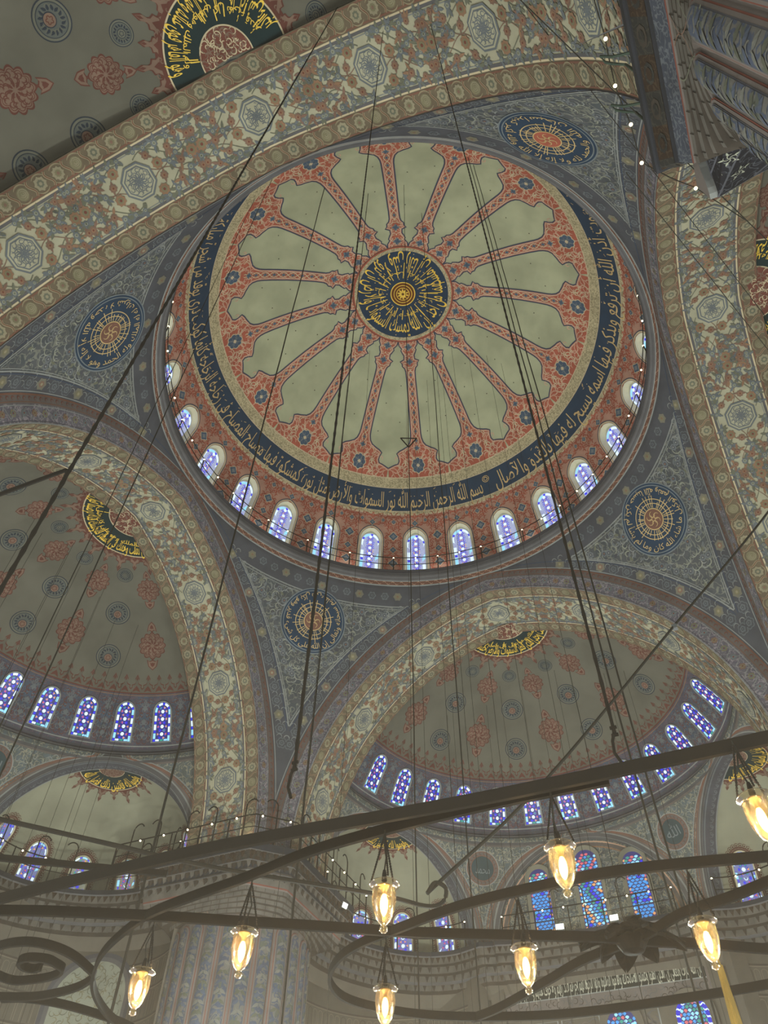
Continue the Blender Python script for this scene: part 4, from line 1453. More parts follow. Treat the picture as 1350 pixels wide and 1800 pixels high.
        if (kq, sd) == (1, 1):
            # pale painted arch low in the bay, with a dark band round it
            fa = lambda q: np.stack([rad(12) + q[:, 0] / RN, SPR + 18.3 - 14.1 - q[:, 1]], -1)
            for rr_, m, l in ((2.25, GREYD, 2), (2.05, GREY, 3), (1.85, FGREYL, 4)):
                n_.fill(np.concatenate([[(rr_, -4), (rr_, -2), (rr_, -1)], [(rr_ * cos(t), rr_ * sin(t)) for t in np.linspace(0, pi, 24)], [(-rr_, -1), (-rr_, -2), (-rr_, -4)]]), m, l, fa, c=(0, -.5), k=6)
            scrolls(n_, lambda c: np.hypot(c[:, 0], np.maximum(c[:, 1], 0)) < 1.7, 130, (0, 1.8, -3.5, 1.8), fa, [FGREEN, ROS1], 7, (.1, .2), .04, seed=3, mirror=True)
        # dark half medallion with gold letters at the crown
        f0 = lambda q: np.stack([np.arctan2(q[:, 0], q[:, 1]), np.hypot(q[:, 0], q[:, 1])], -1)
        R1, R0 = 1.62, .66
        for i in range(9):
            aa = pi * (i + .5) / 9
            crown(n_, at(f0, R1 * cos(aa), R1 * sin(aa), aa - pi / 2), .60, .95 if i % 2 else .72, 1, PINKD)
        n_.ring(R1, R1 + .16, CREST, 3, f0, 30, a0=0, a1=pi)
        for r, m, l in ((R1 + .05, CREAM, 4), (R1, DGREEN, 5), (R0 + .03, CREAM, 7), (R0, PINKD, 8)):
            n_.ring(0, r, m, l, f0, 36, a0=0, a1=pi, k=3)
        scrolls(n_, lambda c: np.hypot(c[:, 0], c[:, 1]) < R0 - .05, 60, (-R0, R0, 0, R0), f0, CREST, 9, (.05, .1), .03, seed=2)
        mp = lambda t, y: np.stack([1.40 - t / 1.54, 1.54 - y], -1)
        n_.text(('يا أيها النبى إنا أرسلناك شاهدا', 'حافظوا على الصلوات والصلوة الوسطى', 'وقوموا لله قانتين ذلك فضل الله')[(sd + kq) % 3], mp, .62, GOLD, 10, length=1.54 * 2.8, ys=1.4, bold=.012)
        # lace surrounds of the windows
        WA = [-75, -45, -15, 15, 45, 75]
        zs = SPR - .25 - (-.0)
        for wa in WA:
            fr = (lambda wa: lambda q: np.stack([rad(wa) + q[:, 0] / (RN * .96), SPR + .35 - q[:, 1]], -1))(wa)
            for i in range(34):
                t = i / 33
                y_ = .1
                P = arch_outline(1.58, 3.30)[:23]
                sg_ = np.concatenate([[0], np.cumsum(np.linalg.norm(np.diff(P, axis=0), axis=1))])
                x, y = np.interp(t * sg_[-1], sg_, P[:, 0]), np.interp(t * sg_[-1], sg_, P[:, 1])
                n_.arcs([[x, y]], .12, [0], [6.3], .035, CREST, 3, fr)
                n_.disk(.05, CREST, 3, at(fr, x, y), 6)
            n_.line(arch_outline(1.34, 3.16)[:23], .10, PINKD, 2, fr)
            n_.line(arch_outline(1.22, 3.10)[:23], .04, CREST, 3, fr)
            n_.line(arch_outline(1.44, 3.22)[:23], .04, CREST, 3, fr)
        nw = n_.build('niche')
        nlab = {(1, 1): 'tall rounded niche on the left with a gold lettered half medallion, above a curved gallery', (0, -1): 'rounded niche behind the lamps left of the stained glass wall',
                (0, 1): 'rounded niche at the right edge beside the stained glass wall'}.get((kq, sd), 'rounded niche under the %s half dome, %s' % (('far', 'left', 'near', 'right')[kq], ('left bay', 'middle bay', 'right bay')[sd + 1]))
        tag(nw, nlab, 'niche', kind='structure')
        if (kq, sd) in ((1, 1), (0, -1), (0, 1)):
            for wi, wa in enumerate(WA):
                fr = (lambda wa: lambda q: np.stack([rad(wa) + q[:, 0] / (RN * .96), SPR + .35 - q[:, 1]], -1))(wa)
                w = Mesh(f_n, rot); p = Mesh(f_n, rot)
                O = arch_outline(1.16, 3.06); I = arch_outline(1.02, 2.96) + [0, .04]
                L0 = np.concatenate([O, O[:1]]); L1 = np.concatenate([I, I[:1]])
                P0, N0 = f_n(*fr(L0).T); P1, N1 = f_n(*fr(L1).T)
                w.raw(np.stack([P0, P0 + N0 * .07, P1 + N1 * .07, P1], 1), quads(len(O), 3), IVORY)
                hexstar_pane(p, at(fr, 0, .04), 1.02, 2.96, 2, a=.42, came=G_CAME2 if (kq == 1 and wi in (2, 3)) else G_LEAD, seed=wi)
                lp, _ = f_n(*fr(np.zeros((1, 2))).T)
                c_, s_ = cos(rot), sin(rot)
                x, y, z = lp[0]
                nn = {(1, 1): 'left niche', (0, -1): 'niche left of the stained glass wall', (0, 1): 'niche at the right edge'}[(kq, sd)]
                window_obj((w, p), 'arched window with a red lace surround, %s from the left in the %s' % (nth(wi), nn), (x * c_ - y * s_, x * s_ + y * c_, z))

# ---- galleries: muqarnas cornice along piers, niches and the qibla wall
ZT = 18.05
def gal_path(kq):
    """plan of the gallery lip under half dome kq (half dome frame, x right, y outward), from the left pier to the right one"""
    pts = []
    for sd in (-1, 0, 1):
        a = sd * rad(60)
        ca, sa = cos(a), sin(a)
        if kq == 0 and sd == 0:
            loc = [(-5.0, 9.0), (-4.3, 9.2), (0, 9.35), (4.3, 9.2), (5.0, 9.0)]
        else:
            loc = [(-5.3, 9.0), (-4.75, 9.5)] + [(4.6 * sin(t), 10.0 + 3.3 * cos(t)) for t in np.linspace(-1.48, 1.48, 23)] + [(4.75, 9.5), (5.3, 9.0)]
        for x, y in loc:
            pts.append((x * ca + y * sa, -x * sa + y * ca + SD_Y))
    pts = np.array(pts)
    keep = ~((np.abs(pts[:, 0]) > 9.9) & (pts[:, 1] < 17.9))
    return pts[keep]
def niche_teeth(d, P, z0, depth, h, m1, m2, step):
    """a row of little hollow cells hung under a ledge: P plan path, out = towards the hall"""
    Q = resample(P, step)
    for a, b in zip(Q[:-1], Q[1:]):
        t = (b - a) / np.linalg.norm(b - a)
        nn = np.array([-t[1], t[0]]) * depth
        for k, (s0, s1) in enumerate(((.06, .44), (.56, .94))):
            A, B = a + (b - a) * s0, a + (b - a) * s1
            M_ = (A + B) / 2
            top = [(*A, z0), (*B, z0), (*(B + nn * .9), z0 - .02), (*(A + nn * .9), z0 - .02)]
            ap = (*(M_ + nn * .1), z0 - h)
            d.raw(np.array(top + [ap]), [[0, 1, 4, 4], [1, 2, 4, 4], [2, 3, 4, 4], [3, 0, 4, 4]], m1 if k else m2)
GLAB = {0: 'muqarnas cornice of the gallery under the far half dome', 1: 'muqarnas cornice curving round the left niche under its gallery', 3: 'muqarnas cornice of the gallery under the right half dome'}
for kq in (0, 1, 3):
    d = Mesh(None, kq * pi / 2)
    P = gal_path(kq)[::-1]          # travel so that the hall is on the left
    P = P[::-1]
    # out (left of travel) must point to the hall: travel from the left pier to the right one has the hall on the right, so negate
    prof = [(.06, ZT), (.06, ZT - .22), (-.02, ZT - .26), (-.02, ZT - .62), (-.28, ZT - .64), (-.28, ZT - .98), (-.55, ZT - 1.0), (-.55, ZT - 1.30), (-.85, ZT - 1.34), (-.85, ZT - 1.62), (-1.15, ZT - 1.70), (-1.6, ZT - 2.2)]
    prof = [(-a, z) for a, z in prof]
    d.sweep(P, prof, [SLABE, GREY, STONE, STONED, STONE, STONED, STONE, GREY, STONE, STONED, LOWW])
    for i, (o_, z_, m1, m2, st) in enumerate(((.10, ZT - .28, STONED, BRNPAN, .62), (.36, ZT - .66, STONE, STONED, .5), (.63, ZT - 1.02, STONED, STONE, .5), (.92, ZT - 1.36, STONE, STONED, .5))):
        c = np.gradient(P, axis=0)
        c /= np.linalg.norm(c, axis=1, keepdims=True)
        niche_teeth(d, P + np.stack([-c[:, 1], c[:, 0]], -1) * (o_ - .10), z_, .24, .30, m1, m2, st)
    # gallery floor behind the lip
    c = np.gradient(P, axis=0)
    c /= np.linalg.norm(c, axis=1, keepdims=True)
    back = P + np.stack([-c[:, 1], c[:, 0]], -1) * 3.2
    A3 = np.concatenate([P, np.full((len(P), 1), ZT)], 1); B3 = np.concatenate([back, np.full((len(P), 1), ZT)], 1)
    d.raw(np.stack([A3, B3], 1), quads(len(P) - 1, 1), GREY)
    o = d.build('gallery_cornice')
    tag(o, GLAB[kq], 'cornice', kind='structure')

# ---- the qibla wall in the middle of the far side
YW = 26.15
d = Mesh(lambda u, v: (np.stack([u, YW + 0 * u, v], -1), np.stack([0 * u, -1 + 0 * u, 0 * u], -1)))
d.grid(-6.2, 6.2, 30, 0, ZT - .2, 40, LOWW)
d.fill([(6.0 * cos(t), ZT - .2 + 6.0 * sin(t)) for t in np.linspace(0, pi, 40)], SPAN, 0, c=(0, ZT + 1.5), k=4)
for r in (5.05, 4.75):
    d.line([(r * cos(t), ZE + r * sin(t)) for t in np.linspace(0, pi, 50)], .08, PINKC if r > 5 else ORANGE, 2)
d.line([(4.9 * cos(t), ZE + 4.9 * sin(t)) for t in np.linspace(0, pi, 50)], .18, MUTEP, 1)
scrolls(d, lambda c: np.hypot(c[:, 0], c[:, 1] - ZE) < 4.6, 300, (0, 4.6, ZT, 23), None, [GREYL, FGREYL, GREYD], 2, (.1, .25), .045, seed=21, mirror=True)
# lettered panel and the bands round it
def frame_(x0, x1, z0, z1, w, m, l):
    d.line([(x0, z0), (x1, z0), (x1, z1), (x0, z1)], w, m, l, None, True)
d.grid(-5.5, 5.6, 10, 14.75, 16.85, 2, FLUTEB, 1)
scrolls(d, lambda c: (c[:, 1] < 15.4) | (c[:, 1] > 16.6), 420, (-5.4, 5.5, 14.85, 16.8), None, [GREY, STONED], 2, (.08, .16), .04, seed=9)
d.grid(-4.85, 5.05, 10, 15.52, 16.46, 2, PANELG, 3)
frame_(-4.85, 5.05, 15.52, 16.46, .05, GREYL, 4)
frame_(-5.45, 5.55, 14.80, 16.82, .06, FLUTEB, 3)
d.text('قال الله تبارك وتعالى إن الذين آمنوا وعملوا الصالحات وأقاموا الصلوة وآتوا الزكوة لهم أجرهم عند ربهم ولا خوف عليهم ولا هم يحزنون', lambda t, y: np.stack([4.95 - t, 15.72 + y], -1), .62, PANELT, 6, length=9.6, ys=1.5, bold=.004)
g = random.Random(12)
for i in range(20):
    x = -4.6 + i * .48 + g.uniform(-.1, .1)
    d.line([(x, 15.75 + g.uniform(0, .1)), (x + .02, 16.36)], .03, PANELT, 5)
for x0, x1 in ((-5.6, -2.6), (-2.4, .0 - .5), (1.4, 2.4), (5.2, 6.1)):
    frame_(x0, x1, 5, 14.5, .06, GREYL, 2)
    scrolls(d, lambda c: c[:, 1] > 5.3, 220, (x0 + .2, x1 - .2, 5.2, 14.3), None, [GREY, FLUTEB], 2, (.12, .25), .05, seed=5)
qw = d.build('wall_back')
tag(qw, 'far wall with a long dark lettered panel below three tall stained glass windows', 'wall', kind='structure')

# ---- lower walls under the outer halves of the hall (closes the room round the floor)
FL_ = Mesh()
FL_.raw([(-40, -40, -1.6), (40, -40, -1.6), (40, 40, -1.6), (-40, 40, -1.6)], [[0, 1, 2, 3]], CARPET)
tag(FL_.build('floor'), 'red patterned carpet floor of the prayer hall', 'floor', kind='structure')

# ---- tall windows of the qibla wall
def f_wall(y):
    return lambda u, v: (np.stack([u, y + 0 * u, v], -1), np.stack([0 * u, -1 + 0 * u, 0 * u], -1))
def scale_pane(s, fr, w, h, lay, rich):
    g = np.random.default_rng(int(w * 100) + rich)
    s.fill(arch_outline(w, h), G_LEADD, lay, fr, c=(0, h * .45), k=2)
    pal = (G_AQUA, G_BLUE, G_CYAN, G_GREEN, G_ORAN, G_RED)
    def ok(x, y, m):
        return in_arch(np.array([[x, y]]), w - m, h - m / 2)[0] and y > m / 2
    rows = int(h / .2)
    for r in range(rows):
        for sx in (-1, 1):
            x = sx * (w / 2 - .10)
            if ok(x, r * .2 + .1, .06):
                s.fill(lobes(.08, 4, .2, 12) + [x, r * .2 + .1], pal[int(g.integers(0, 6))] if not rich else (G_AQUA, G_ORAN, G_CYAN)[r % 3], lay + 1, fr)
    n = max(2, int((w - .4) / .19))
    dx = (w - .4) / n
    for r in range(int(h / .16)):
        for c in range(n + (r % 2)):
            x = -(w - .4) / 2 + (c + (.5 if r % 2 == 0 else 0)) * dx
            y = .1 + r * .16
            if ok(x, y, .36):
                top = y > h * (.72 if not rich else .66)
                if top:
                    m = (G_GREEN, G_CYAN, G_RED, G_AQUA)[int(g.integers(0, 4))]
                elif rich:
                    m = (G_BLUE, G_AQUA, G_ORAN, G_CYAN, G_AQUA, G_GREEN)[int((r // 3 + c) % 6)]
                else:
                    m = G_AQUA if g.random() < .85 else G_BLUE
                s.fill(np.array([(.46, 0), (.34, .36), (0, .52), (-.34, .36), (-.46, 0), (0, -.5)]) * [dx, .16] + [x, y], m, lay + 2, fr)
    for y in (.06, h * (.70 if not rich else .64)):
        s.line([(-w / 2 + .12, y), (w / 2 - .12, y)], .06, G_CYAN, lay + 3, fr)
for x, zb, w, h, rich, lb in ((-2.55, 18.25, 1.12, 3.95, 0, 'tall blue stained glass window, left of the three under the far arch'), (.30, 18.25, 1.32, 4.55, 1, 'tall many coloured stained glass window, middle and highest of the three under the far arch'),
                              (2.90, 18.25, 1.12, 3.95, 0, 'tall blue stained glass window, right of the three under the far arch')):
    fr = lambda q, x=x, zb=zb: q + [x, zb]
    f, p = Mesh(f_wall(YW)), Mesh(f_wall(YW))
    O, I = arch_outline(w + .42, h + .30), arch_outline(w, h) + [0, .06]
    L0, L1 = fr(np.concatenate([O, O[:1]])), fr(np.concatenate([I, I[:1]]))
    P0 = f_wall(YW)(*L0.T)[0]; P1 = f_wall(YW)(*L1.T)[0]
    nY = np.array([0, -1, 0])
    f.raw(np.stack([P0, P0 + nY * .14, P1 + nY * .05, P1], 1), quads(len(O), 3), WFRAME)
    scale_pane(p, at(fr, 0, .06), w, h, 4, rich)
    window_obj((f, p), lb, (x, YW, zb))
for x, zt, w, lb in ((.55, 14.62, 1.45, 'lower stained glass window with blue, green and orange glass, under the lettered panel'), (3.95, 14.72, 1.55, 'lower blue stained glass window with a white braided border, right under the lettered panel')):
    h = 4.2
    zb = zt - h
    fr = lambda q, x=x, zb=zb: q + [x, zb]
    f, p = Mesh(f_wall(YW)), Mesh(f_wall(YW))
    O, I = arch_outline(w + .70, h + .42), arch_outline(w, h) + [0, .06]
    P0 = f_wall(YW)(*fr(np.concatenate([O, O[:1]])).T)[0]; P1 = f_wall(YW)(*fr(np.concatenate([I, I[:1]])).T)[0]
    nY = np.array([0, -1, 0])
    f.raw(np.stack([P0, P0 + nY * .14, P1 + nY * .06, P1], 1), quads(len(O), 3), LOWW)
    scale_pane(p, at(fr, 0, .06), w, h, 4, 1)
    if x > 2:
        O2 = arch_outline(w * .9, h * .97)[:23]
        sg_ = np.concatenate([[0], np.cumsum(np.linalg.norm(np.diff(O2, axis=0), axis=1))])
        p.line(O2, .2, G_DEEP, 8, at(fr, 0, .06))
        for i in range(60):
            q = (i + .5) / 60 * sg_[-1]
            c0 = [np.interp(q, sg_, O2[:, k]) for k in (0, 1)]
            p.arcs([c0], .09, [i * .0 + (0 if i % 2 else 3.1)], [(2.6 if i % 2 else 5.8)], .05, G_WHITE, 9, at(fr, 0, .06))
    window_obj((f, p), lb, (x, YW, zb))

# ---- the four giant fluted piers with their square muqarnas capitals
def half_planes(dx, dy, ch):
    return [((-1, 0), dx), ((0, -1), dy), ((-sqrt(.5), -sqrt(.5)), ch), ((1, 0), 4.1), ((0, 1), 4.1)]
def rho(th, planes, inset):
    c = np.stack([np.cos(th), np.sin(th)], -1)
    r = np.full(len(th), 99.0)
    for n_, dd in planes:
        k = c @ np.array(n_)
        r = np.where(k > 1e-6, np.minimum(r, (dd - inset) / np.maximum(k, 1e-6)), r)
    return r
PLB = {0: 'far right fluted pier with a square muqarnas capital, past the right edge', 1: 'giant fluted pier at the lower left with a dark muqarnas capital',
       2: 'near left fluted pier out past the left edge', 3: 'near pier at the top right corner, seen from below with its overhanging brown cornice'}
PR = 3.02
for kq in range(4):
    planes = half_planes(3.7, 3.7, 4.12) if kq != 3 else half_planes(2.80, 3.52, 9)
    d = Mesh(None, kq * pi / 2)
    cen = np.array([14.1, 14.1, 0])
    nT = 144
    th = np.linspace(0, 2 * pi, nT + 1)
    corners = [atan2(-dy, -dx) % (2 * pi) for dx, dy in (((3.7, 1.95), (1.95, 3.7)) if kq != 3 else ((2.80, 3.52),))]
    th = np.sort(np.concatenate([th, corners]))
    nT = len(th) - 1
    def loop(t, z, inset):
        """blend: t = 0 the round shaft, 1 the square slab"""
        r = PR * (1 - t) + rho(th, planes, inset) * t
        return np.stack([r * np.cos(th), r * np.sin(th), np.full(len(th), z)], -1) + cen
    def band(a, b, m, k=1):
        T = np.linspace(0, 1, k + 1)[None, :, None]
        d.raw((a[:, None] * (1 - T) + b[:, None] * T).reshape(-1, 3), quads(nT, k), m)
    # capital, top down
    band(loop(1, ZT, 3.0), loop(1, ZT, 0), GREY)
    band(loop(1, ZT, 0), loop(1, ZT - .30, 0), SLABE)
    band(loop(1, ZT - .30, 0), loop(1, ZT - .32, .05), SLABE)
    if kq != 3:
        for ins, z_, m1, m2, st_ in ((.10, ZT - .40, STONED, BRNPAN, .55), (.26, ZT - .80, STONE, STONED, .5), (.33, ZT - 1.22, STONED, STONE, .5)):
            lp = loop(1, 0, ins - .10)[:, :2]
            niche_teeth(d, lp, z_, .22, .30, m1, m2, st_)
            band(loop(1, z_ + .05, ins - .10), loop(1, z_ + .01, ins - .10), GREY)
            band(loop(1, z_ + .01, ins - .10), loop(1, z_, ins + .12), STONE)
    o0, o1 = loop(1, ZT - .32, .05), loop(1, ZT - .98, .30)
    seg = np.concatenate([[0], np.cumsum(np.linalg.norm(np.diff(o0, axis=0), axis=1))])
    T = [o0 + (o1 - o0) * t for t in (0, .12, .5, .88, 1)]
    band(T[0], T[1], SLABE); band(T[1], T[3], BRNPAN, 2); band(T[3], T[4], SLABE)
    # coffers: alternate brown and grey panels with a recessed star
    n = 40
    for i in range(n):
        q = np.linspace(i / n, (i + 1) / n, 6) * seg[-1]
        A = np.stack([np.interp(q, seg, T[1][:, k]) for k in range(3)], -1)
        B = np.stack([np.interp(q, seg, T[3][:, k]) for k in range(3)], -1)
        dn = np.array([0, 0, -.01]) + .01 * ((A[2] - cen) * [1, 1, 0]) / 3.5
        m = GRNPAN if i % 2 else BRNPAN
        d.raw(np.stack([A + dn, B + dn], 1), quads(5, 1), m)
        C = (A[2] + A[3] + B[2] + B[3]) / 4
        e1 = (A[5] - A[0]) * .5; e2 = (B[2] - A[2]) * .5
        for f_, mm, zz in ((.62, STONED if i % 2 else GRNPAN, 2), (.36, GRNPAN if i % 2 else BRNPAN, 3)):
            a_ = np.arange(8) * pi / 4
            C2 = C + dn * zz
            P = C2 + np.cos(a_)[:, None] * e1 * f_ + np.sin(a_)[:, None] * e2 * f_ 
            d.raw(np.concatenate([C2[None], P]), [[0, 1 + j, 1 + (j + 1) % 8, 1 + (j + 1) % 8] for j in range(8)], mm)
    band(loop(1, ZT - .98, .30), loop(1, ZT - 1.06, .32), SLABE)
    f0, f1 = loop(1, ZT - 1.06, .32), loop(1, ZT - 1.66, .43)
    band(f0, f1, FEATH if kq == 3 else STONE, 2)
    band(f1, loop(1, ZT - 1.72, .44), DRED)
    band(loop(1, ZT - 1.72, .44), loop(1, ZT - 1.78, .46), FLUTEB)
    # stepped muqarnas rows shrinking to the round shaft
    st = [(1, ZT - 1.78, .46), (.84, ZT - 1.97, .47), (.66, ZT - 2.16, .48), (.45, ZT - 2.35, .49), (.22, ZT - 2.54, .5), (.03, ZT - 2.73, .5)]
    for (t0, z0, i0), (t1, z1, i1) in zip(st[:-1], st[1:]):
        a, m_, b = loop(t0, z0, i0), loop(t0 * .86 + t1 * .14, z1 + .03, i1), loop(t1, z1, i1)
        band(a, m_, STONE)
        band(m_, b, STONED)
        sg2 = np.concatenate([[0], np.cumsum(np.linalg.norm(np.diff(a, axis=0), axis=1))])
        nn = int(sg2[-1] / .42)
        for i in range(nn):                                       # vertical joints of the little cells
            qq = (i + (.5 if int(z0 * 10) % 2 else 0)) / nn * sg2[-1]
            p0 = np.array([np.interp(qq, sg2, a[:, k]) for k in range(3)])
            p1 = np.array([np.interp(qq, sg2, m_[:, k]) for k in range(3)])
            dn = np.array([0, 0, -.012]) - .012 * (p0 - cen) * [1, 1, 0] / 3 * -1
            d.tube([p0 + dn, p1 + dn], .009, STONED, 4, False)
    # flutes: convex ribs with painted panels, rounded at the top
    NF = 24
    ZF = ZT - 2.73
    def f_shaft(u, v):
        r = PR + .13 * np.abs(np.sin(u * NF / 2)) * np.clip((ZF - v) / .5, 0, 1) ** .5
        return np.stack([r * np.cos(u), r * np.sin(u), v], -1) + cen, np.stack([np.cos(u), np.sin(u), 0 * u], -1)
    d.fn = f_shaft
    d.grid(0, 2 * pi, NF * 8, ZF, -1.6, 14, FLUTEB)
    for i in range(NF):
        u0 = (i + .5) * 2 * pi / NF
        fr = lambda q, u0=u0: np.stack([u0 + q[:, 0] / PR, ZF - .12 - q[:, 1]], -1)
        hw = PR * pi / NF
        for w_, m, l in ((.86, DRED, 1), (.80, FLUTEB, 2), (.66, GREYD, 3), (.61, FLUTE, 4)):
            w2 = hw * w_
            y0 = (1 - w_) * .5
            tt = np.linspace(-1, 1, 13)
            top = y0 + w2 * (1 - np.sqrt(np.maximum(1 - tt ** 2, 0)))
            A = np.stack([tt * w2, top], -1)
            B = np.stack([tt * w2, np.full(13, 16.0)], -1)
            d.strip(A, B, m, l, fr, 10)
        for j in range(26):
            y = .75 + j * .36
            for sx in (1, -1):
                d.fill(leaf(.30, .13), (LEAFA, LEAFC, LEAFB)[(i + j) % 3], 6, at(fr, 0, y, (.6 if sx > 0 else pi - .6)))
            d.arcs([[0, y - .1]], .1, [0.3 + j % 2 * pi], [3.2 + j % 2 * pi], .03, LEAFC, 7, fr)
    pier = d.build('pier')
    tag(pier, PLB[kq], 'pier', kind='structure')
    if kq == 3:
        # the dark bracket at the cut corner of the near capital
        b = Mesh()
        x0, x1, ya, yb = 11.40, 13.4, -11.45, -10.58
        top = ZT
        arcx = [(x0, ya + .02, top - .35)] + [(x0, ya + (yb - ya) * t, top - .33 - .62 * sin(t * pi / 2) ** 2 * 1.0) for t in np.linspace(0.1, 1, 8)]
        A = np.array(arcx)
        B = A.copy(); B[:, 2] = top
        b.raw(np.stack([A, B], 1), quads(len(A) - 1, 1), FLUTEB)
        # curved edge moulding with thickness
        A2 = A + [.16, 0, -.02]
        b.raw(np.stack([A, A2], 1), quads(len(A) - 1, 1), GREYL)
        # faceted dark underside running back to the shaft
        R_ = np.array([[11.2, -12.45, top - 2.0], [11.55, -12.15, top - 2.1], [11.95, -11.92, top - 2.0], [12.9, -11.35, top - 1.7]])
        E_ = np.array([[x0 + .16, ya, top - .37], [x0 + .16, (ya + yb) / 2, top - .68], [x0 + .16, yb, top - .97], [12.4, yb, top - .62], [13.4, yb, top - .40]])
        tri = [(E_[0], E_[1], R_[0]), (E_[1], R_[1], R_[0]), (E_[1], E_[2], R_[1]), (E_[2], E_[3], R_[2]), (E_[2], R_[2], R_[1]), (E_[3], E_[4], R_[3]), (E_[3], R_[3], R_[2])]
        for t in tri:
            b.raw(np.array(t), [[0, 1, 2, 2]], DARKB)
            b.tube([t[0], t[1]], .022, GREYD, 4, False)
        # fascia of the far side and its top
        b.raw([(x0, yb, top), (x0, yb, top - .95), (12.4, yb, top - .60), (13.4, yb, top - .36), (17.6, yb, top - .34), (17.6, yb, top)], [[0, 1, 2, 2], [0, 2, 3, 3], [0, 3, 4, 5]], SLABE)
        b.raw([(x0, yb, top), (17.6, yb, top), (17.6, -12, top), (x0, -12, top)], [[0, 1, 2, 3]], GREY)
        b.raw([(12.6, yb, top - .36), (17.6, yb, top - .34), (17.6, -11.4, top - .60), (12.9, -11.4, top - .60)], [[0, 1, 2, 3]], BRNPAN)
        # white leaf sprays on the dark facets
        for t in tri[:6]:
            t = np.array(t)
            e1 = t[1] - t[0]; e1 /= np.linalg.norm(e1)
            nn = np.cross(t[1] - t[0], t[2] - t[0]); nn /= max(np.linalg.norm(nn), 1e-9)
            if nn[2] > 0:
                nn = -nn
            e2 = np.cross(nn, e1)
            c = t.mean(0)
            b.fn = lambda u, v, c=c, e1=e1, e2=e2, nn=nn: (c + u[:, None] * e1 + v[:, None] * e2, np.broadcast_to(nn, (len(u), 3)))
            for q in range(5):
                a = q * 2 * pi / 5
                b.arcs([[.07 * cos(a), .07 * sin(a)]], .07, [a], [a + 3.4], .02, FGREYL, 2)
                b.fill(leaf(.13, .05), FGREYL, 2, at(None, .1 * cos(a + .6), .1 * sin(a + .6), a + .6))
        o = b.build('corner_bracket', pier)
        tag(o, 'dark bracket with white painted leaves at the corner of the cornice')

# ================================================================== RAILINGS AND STRINGS OF LIGHTS ON THE GALLERIES
def ball(d, c, r, mat, n=8, m=5):
    t = np.linspace(0, pi, m + 1)
    d.lathe(np.stack([np.maximum(r * np.sin(t), 1e-4), -r * np.cos(t)], -1), mat, n, c)
def children_copies(src, parent, name, offs):
    for p in offs:
        c = src.copy(); COL.objects.link(c)
        c.parent = parent
        c.location = p
def railing(P, lab, z0, h=(.75, 1.35), step=2.2, hooks=True, closed=False, bulb_label=None, bulb_step=1.15, rot=0.0, post_h=1.4):
    """posts, two wires and hooked poles along a plan path, and on the upper wire a string of small bulbs"""
    c, q = cos(rot), sin(rot)
    P = np.asarray(P, float) @ np.array([[c, q], [-q, c]])
    if closed:
        P = np.concatenate([P, P[:1]])
    Q = resample(P, step)
    if closed:
        Q = Q[:-1]
    org = np.array([*Q[0], z0])
    root = empty('gallery_railing', org, lab, 'railing')
    w = Mesh()
    for hh in h:
        R = resample(P, .4)
        w.tube(np.concatenate([R, np.full((len(R), 1), z0 + hh)], 1), .024, IRON, 5, False)
    w.build('wire', root, org)
    post = None
    for i, p in enumerate(Q):
        if post is None:
            m = Mesh()
            m.tube([(0, 0, 0), (0, 0, post_h)], .034, IRON, 6)
            post = m.build('post', root, (0, 0, 0))
            post.location = np.array([*p, z0]) - org
        else:
            children_copies(post, root, 'post', [np.array([*p, z0]) - org])
    if hooks:
        hk = None
        R = resample(P, step)
        for i in range(len(R) - 1):
            a, b = R[i], R[i + 1]
            p = (a + b) / 2
            t = (b - a) / np.linalg.norm(b - a)
            m = Mesh()
            s_ = 1 if i % 2 else -1
            arc = [(0, 0, 0), (0, 0, 2.0)] + [(t[0] * s_ * .3 * (1 - cos(k)), t[1] * s_ * .3 * (1 - cos(k)), 2.0 + .35 * sin(k)) for k in np.linspace(.3, 2.6, 8)]
            m.tube(arc, .03, IRON, 6)
            o = m.build('hooked_pole', root, (0, 0, 0))
            o.location = np.array([*p, z0]) - org
    if bulb_label:
        s = empty('light_string', org + [0, 0, h[-1]], bulb_label, 'string lights')
        so = org + [0, 0, h[-1]]
        m = Mesh()
        R = resample(P, .5)
        m.tube(np.concatenate([R, np.full((len(R), 1), z0 + h[-1] + .035 )], 1), .010, CABLE, 4, False)
        m.build('cord', s, so)
        R = resample(P, bulb_step)
        src = None
        for p in (R[:-1] if closed else R):
            if src is None:
                m = Mesh()
                ball(m, (0, 0, 0), .048, B_SMALL)
                m.tube([(0, 0, .04), (0, 0, .12)], .025, CABLE, 6)
                src = m.build('bulb', s, (0, 0, 0))
                src.location = np.array([*p, z0 + h[-1] - .03]) - so
            else:
                children_copies(src, s, 'bulb', [np.array([*p, z0 + h[-1] - .03]) - so])
    return root
t_ = np.linspace(0, 2 * pi, 113)[:-1] + WIN0 + DW / 2
railing(np.stack([11.88 * np.cos(t_), 11.88 * np.sin(t_)], -1), 'thin wire railing round the gallery at the foot of the great dome', 33.5, (.6, 1.2), 11.88 * DW, False, True,
        'ring of tiny warm bulbs on the railing wire round the foot of the great dome', 11.88 * DW / 2, post_h=1.25)
def slab_rail(k):
    p = [(5.9, -3.5), (-1.95, -3.5), (-3.5, -1.95), (-3.5, 5.9)] if k != 3 else [(5.0, -3.6), (-2.3, -3.6), (-2.4, -2.7), (-3.38, -2.66), (-3.38, 4.0)]
    if k == 3:
        p = [(-2.66 if False else y_, x_) for x_, y_ in []] or [(4.0, -3.38), (-2.66, -3.38), (-2.7, -2.4), (-3.75, -2.4), (-3.75, 5.0)]
    return np.array([(x + 14.1, y + 14.1) for x, y in p])
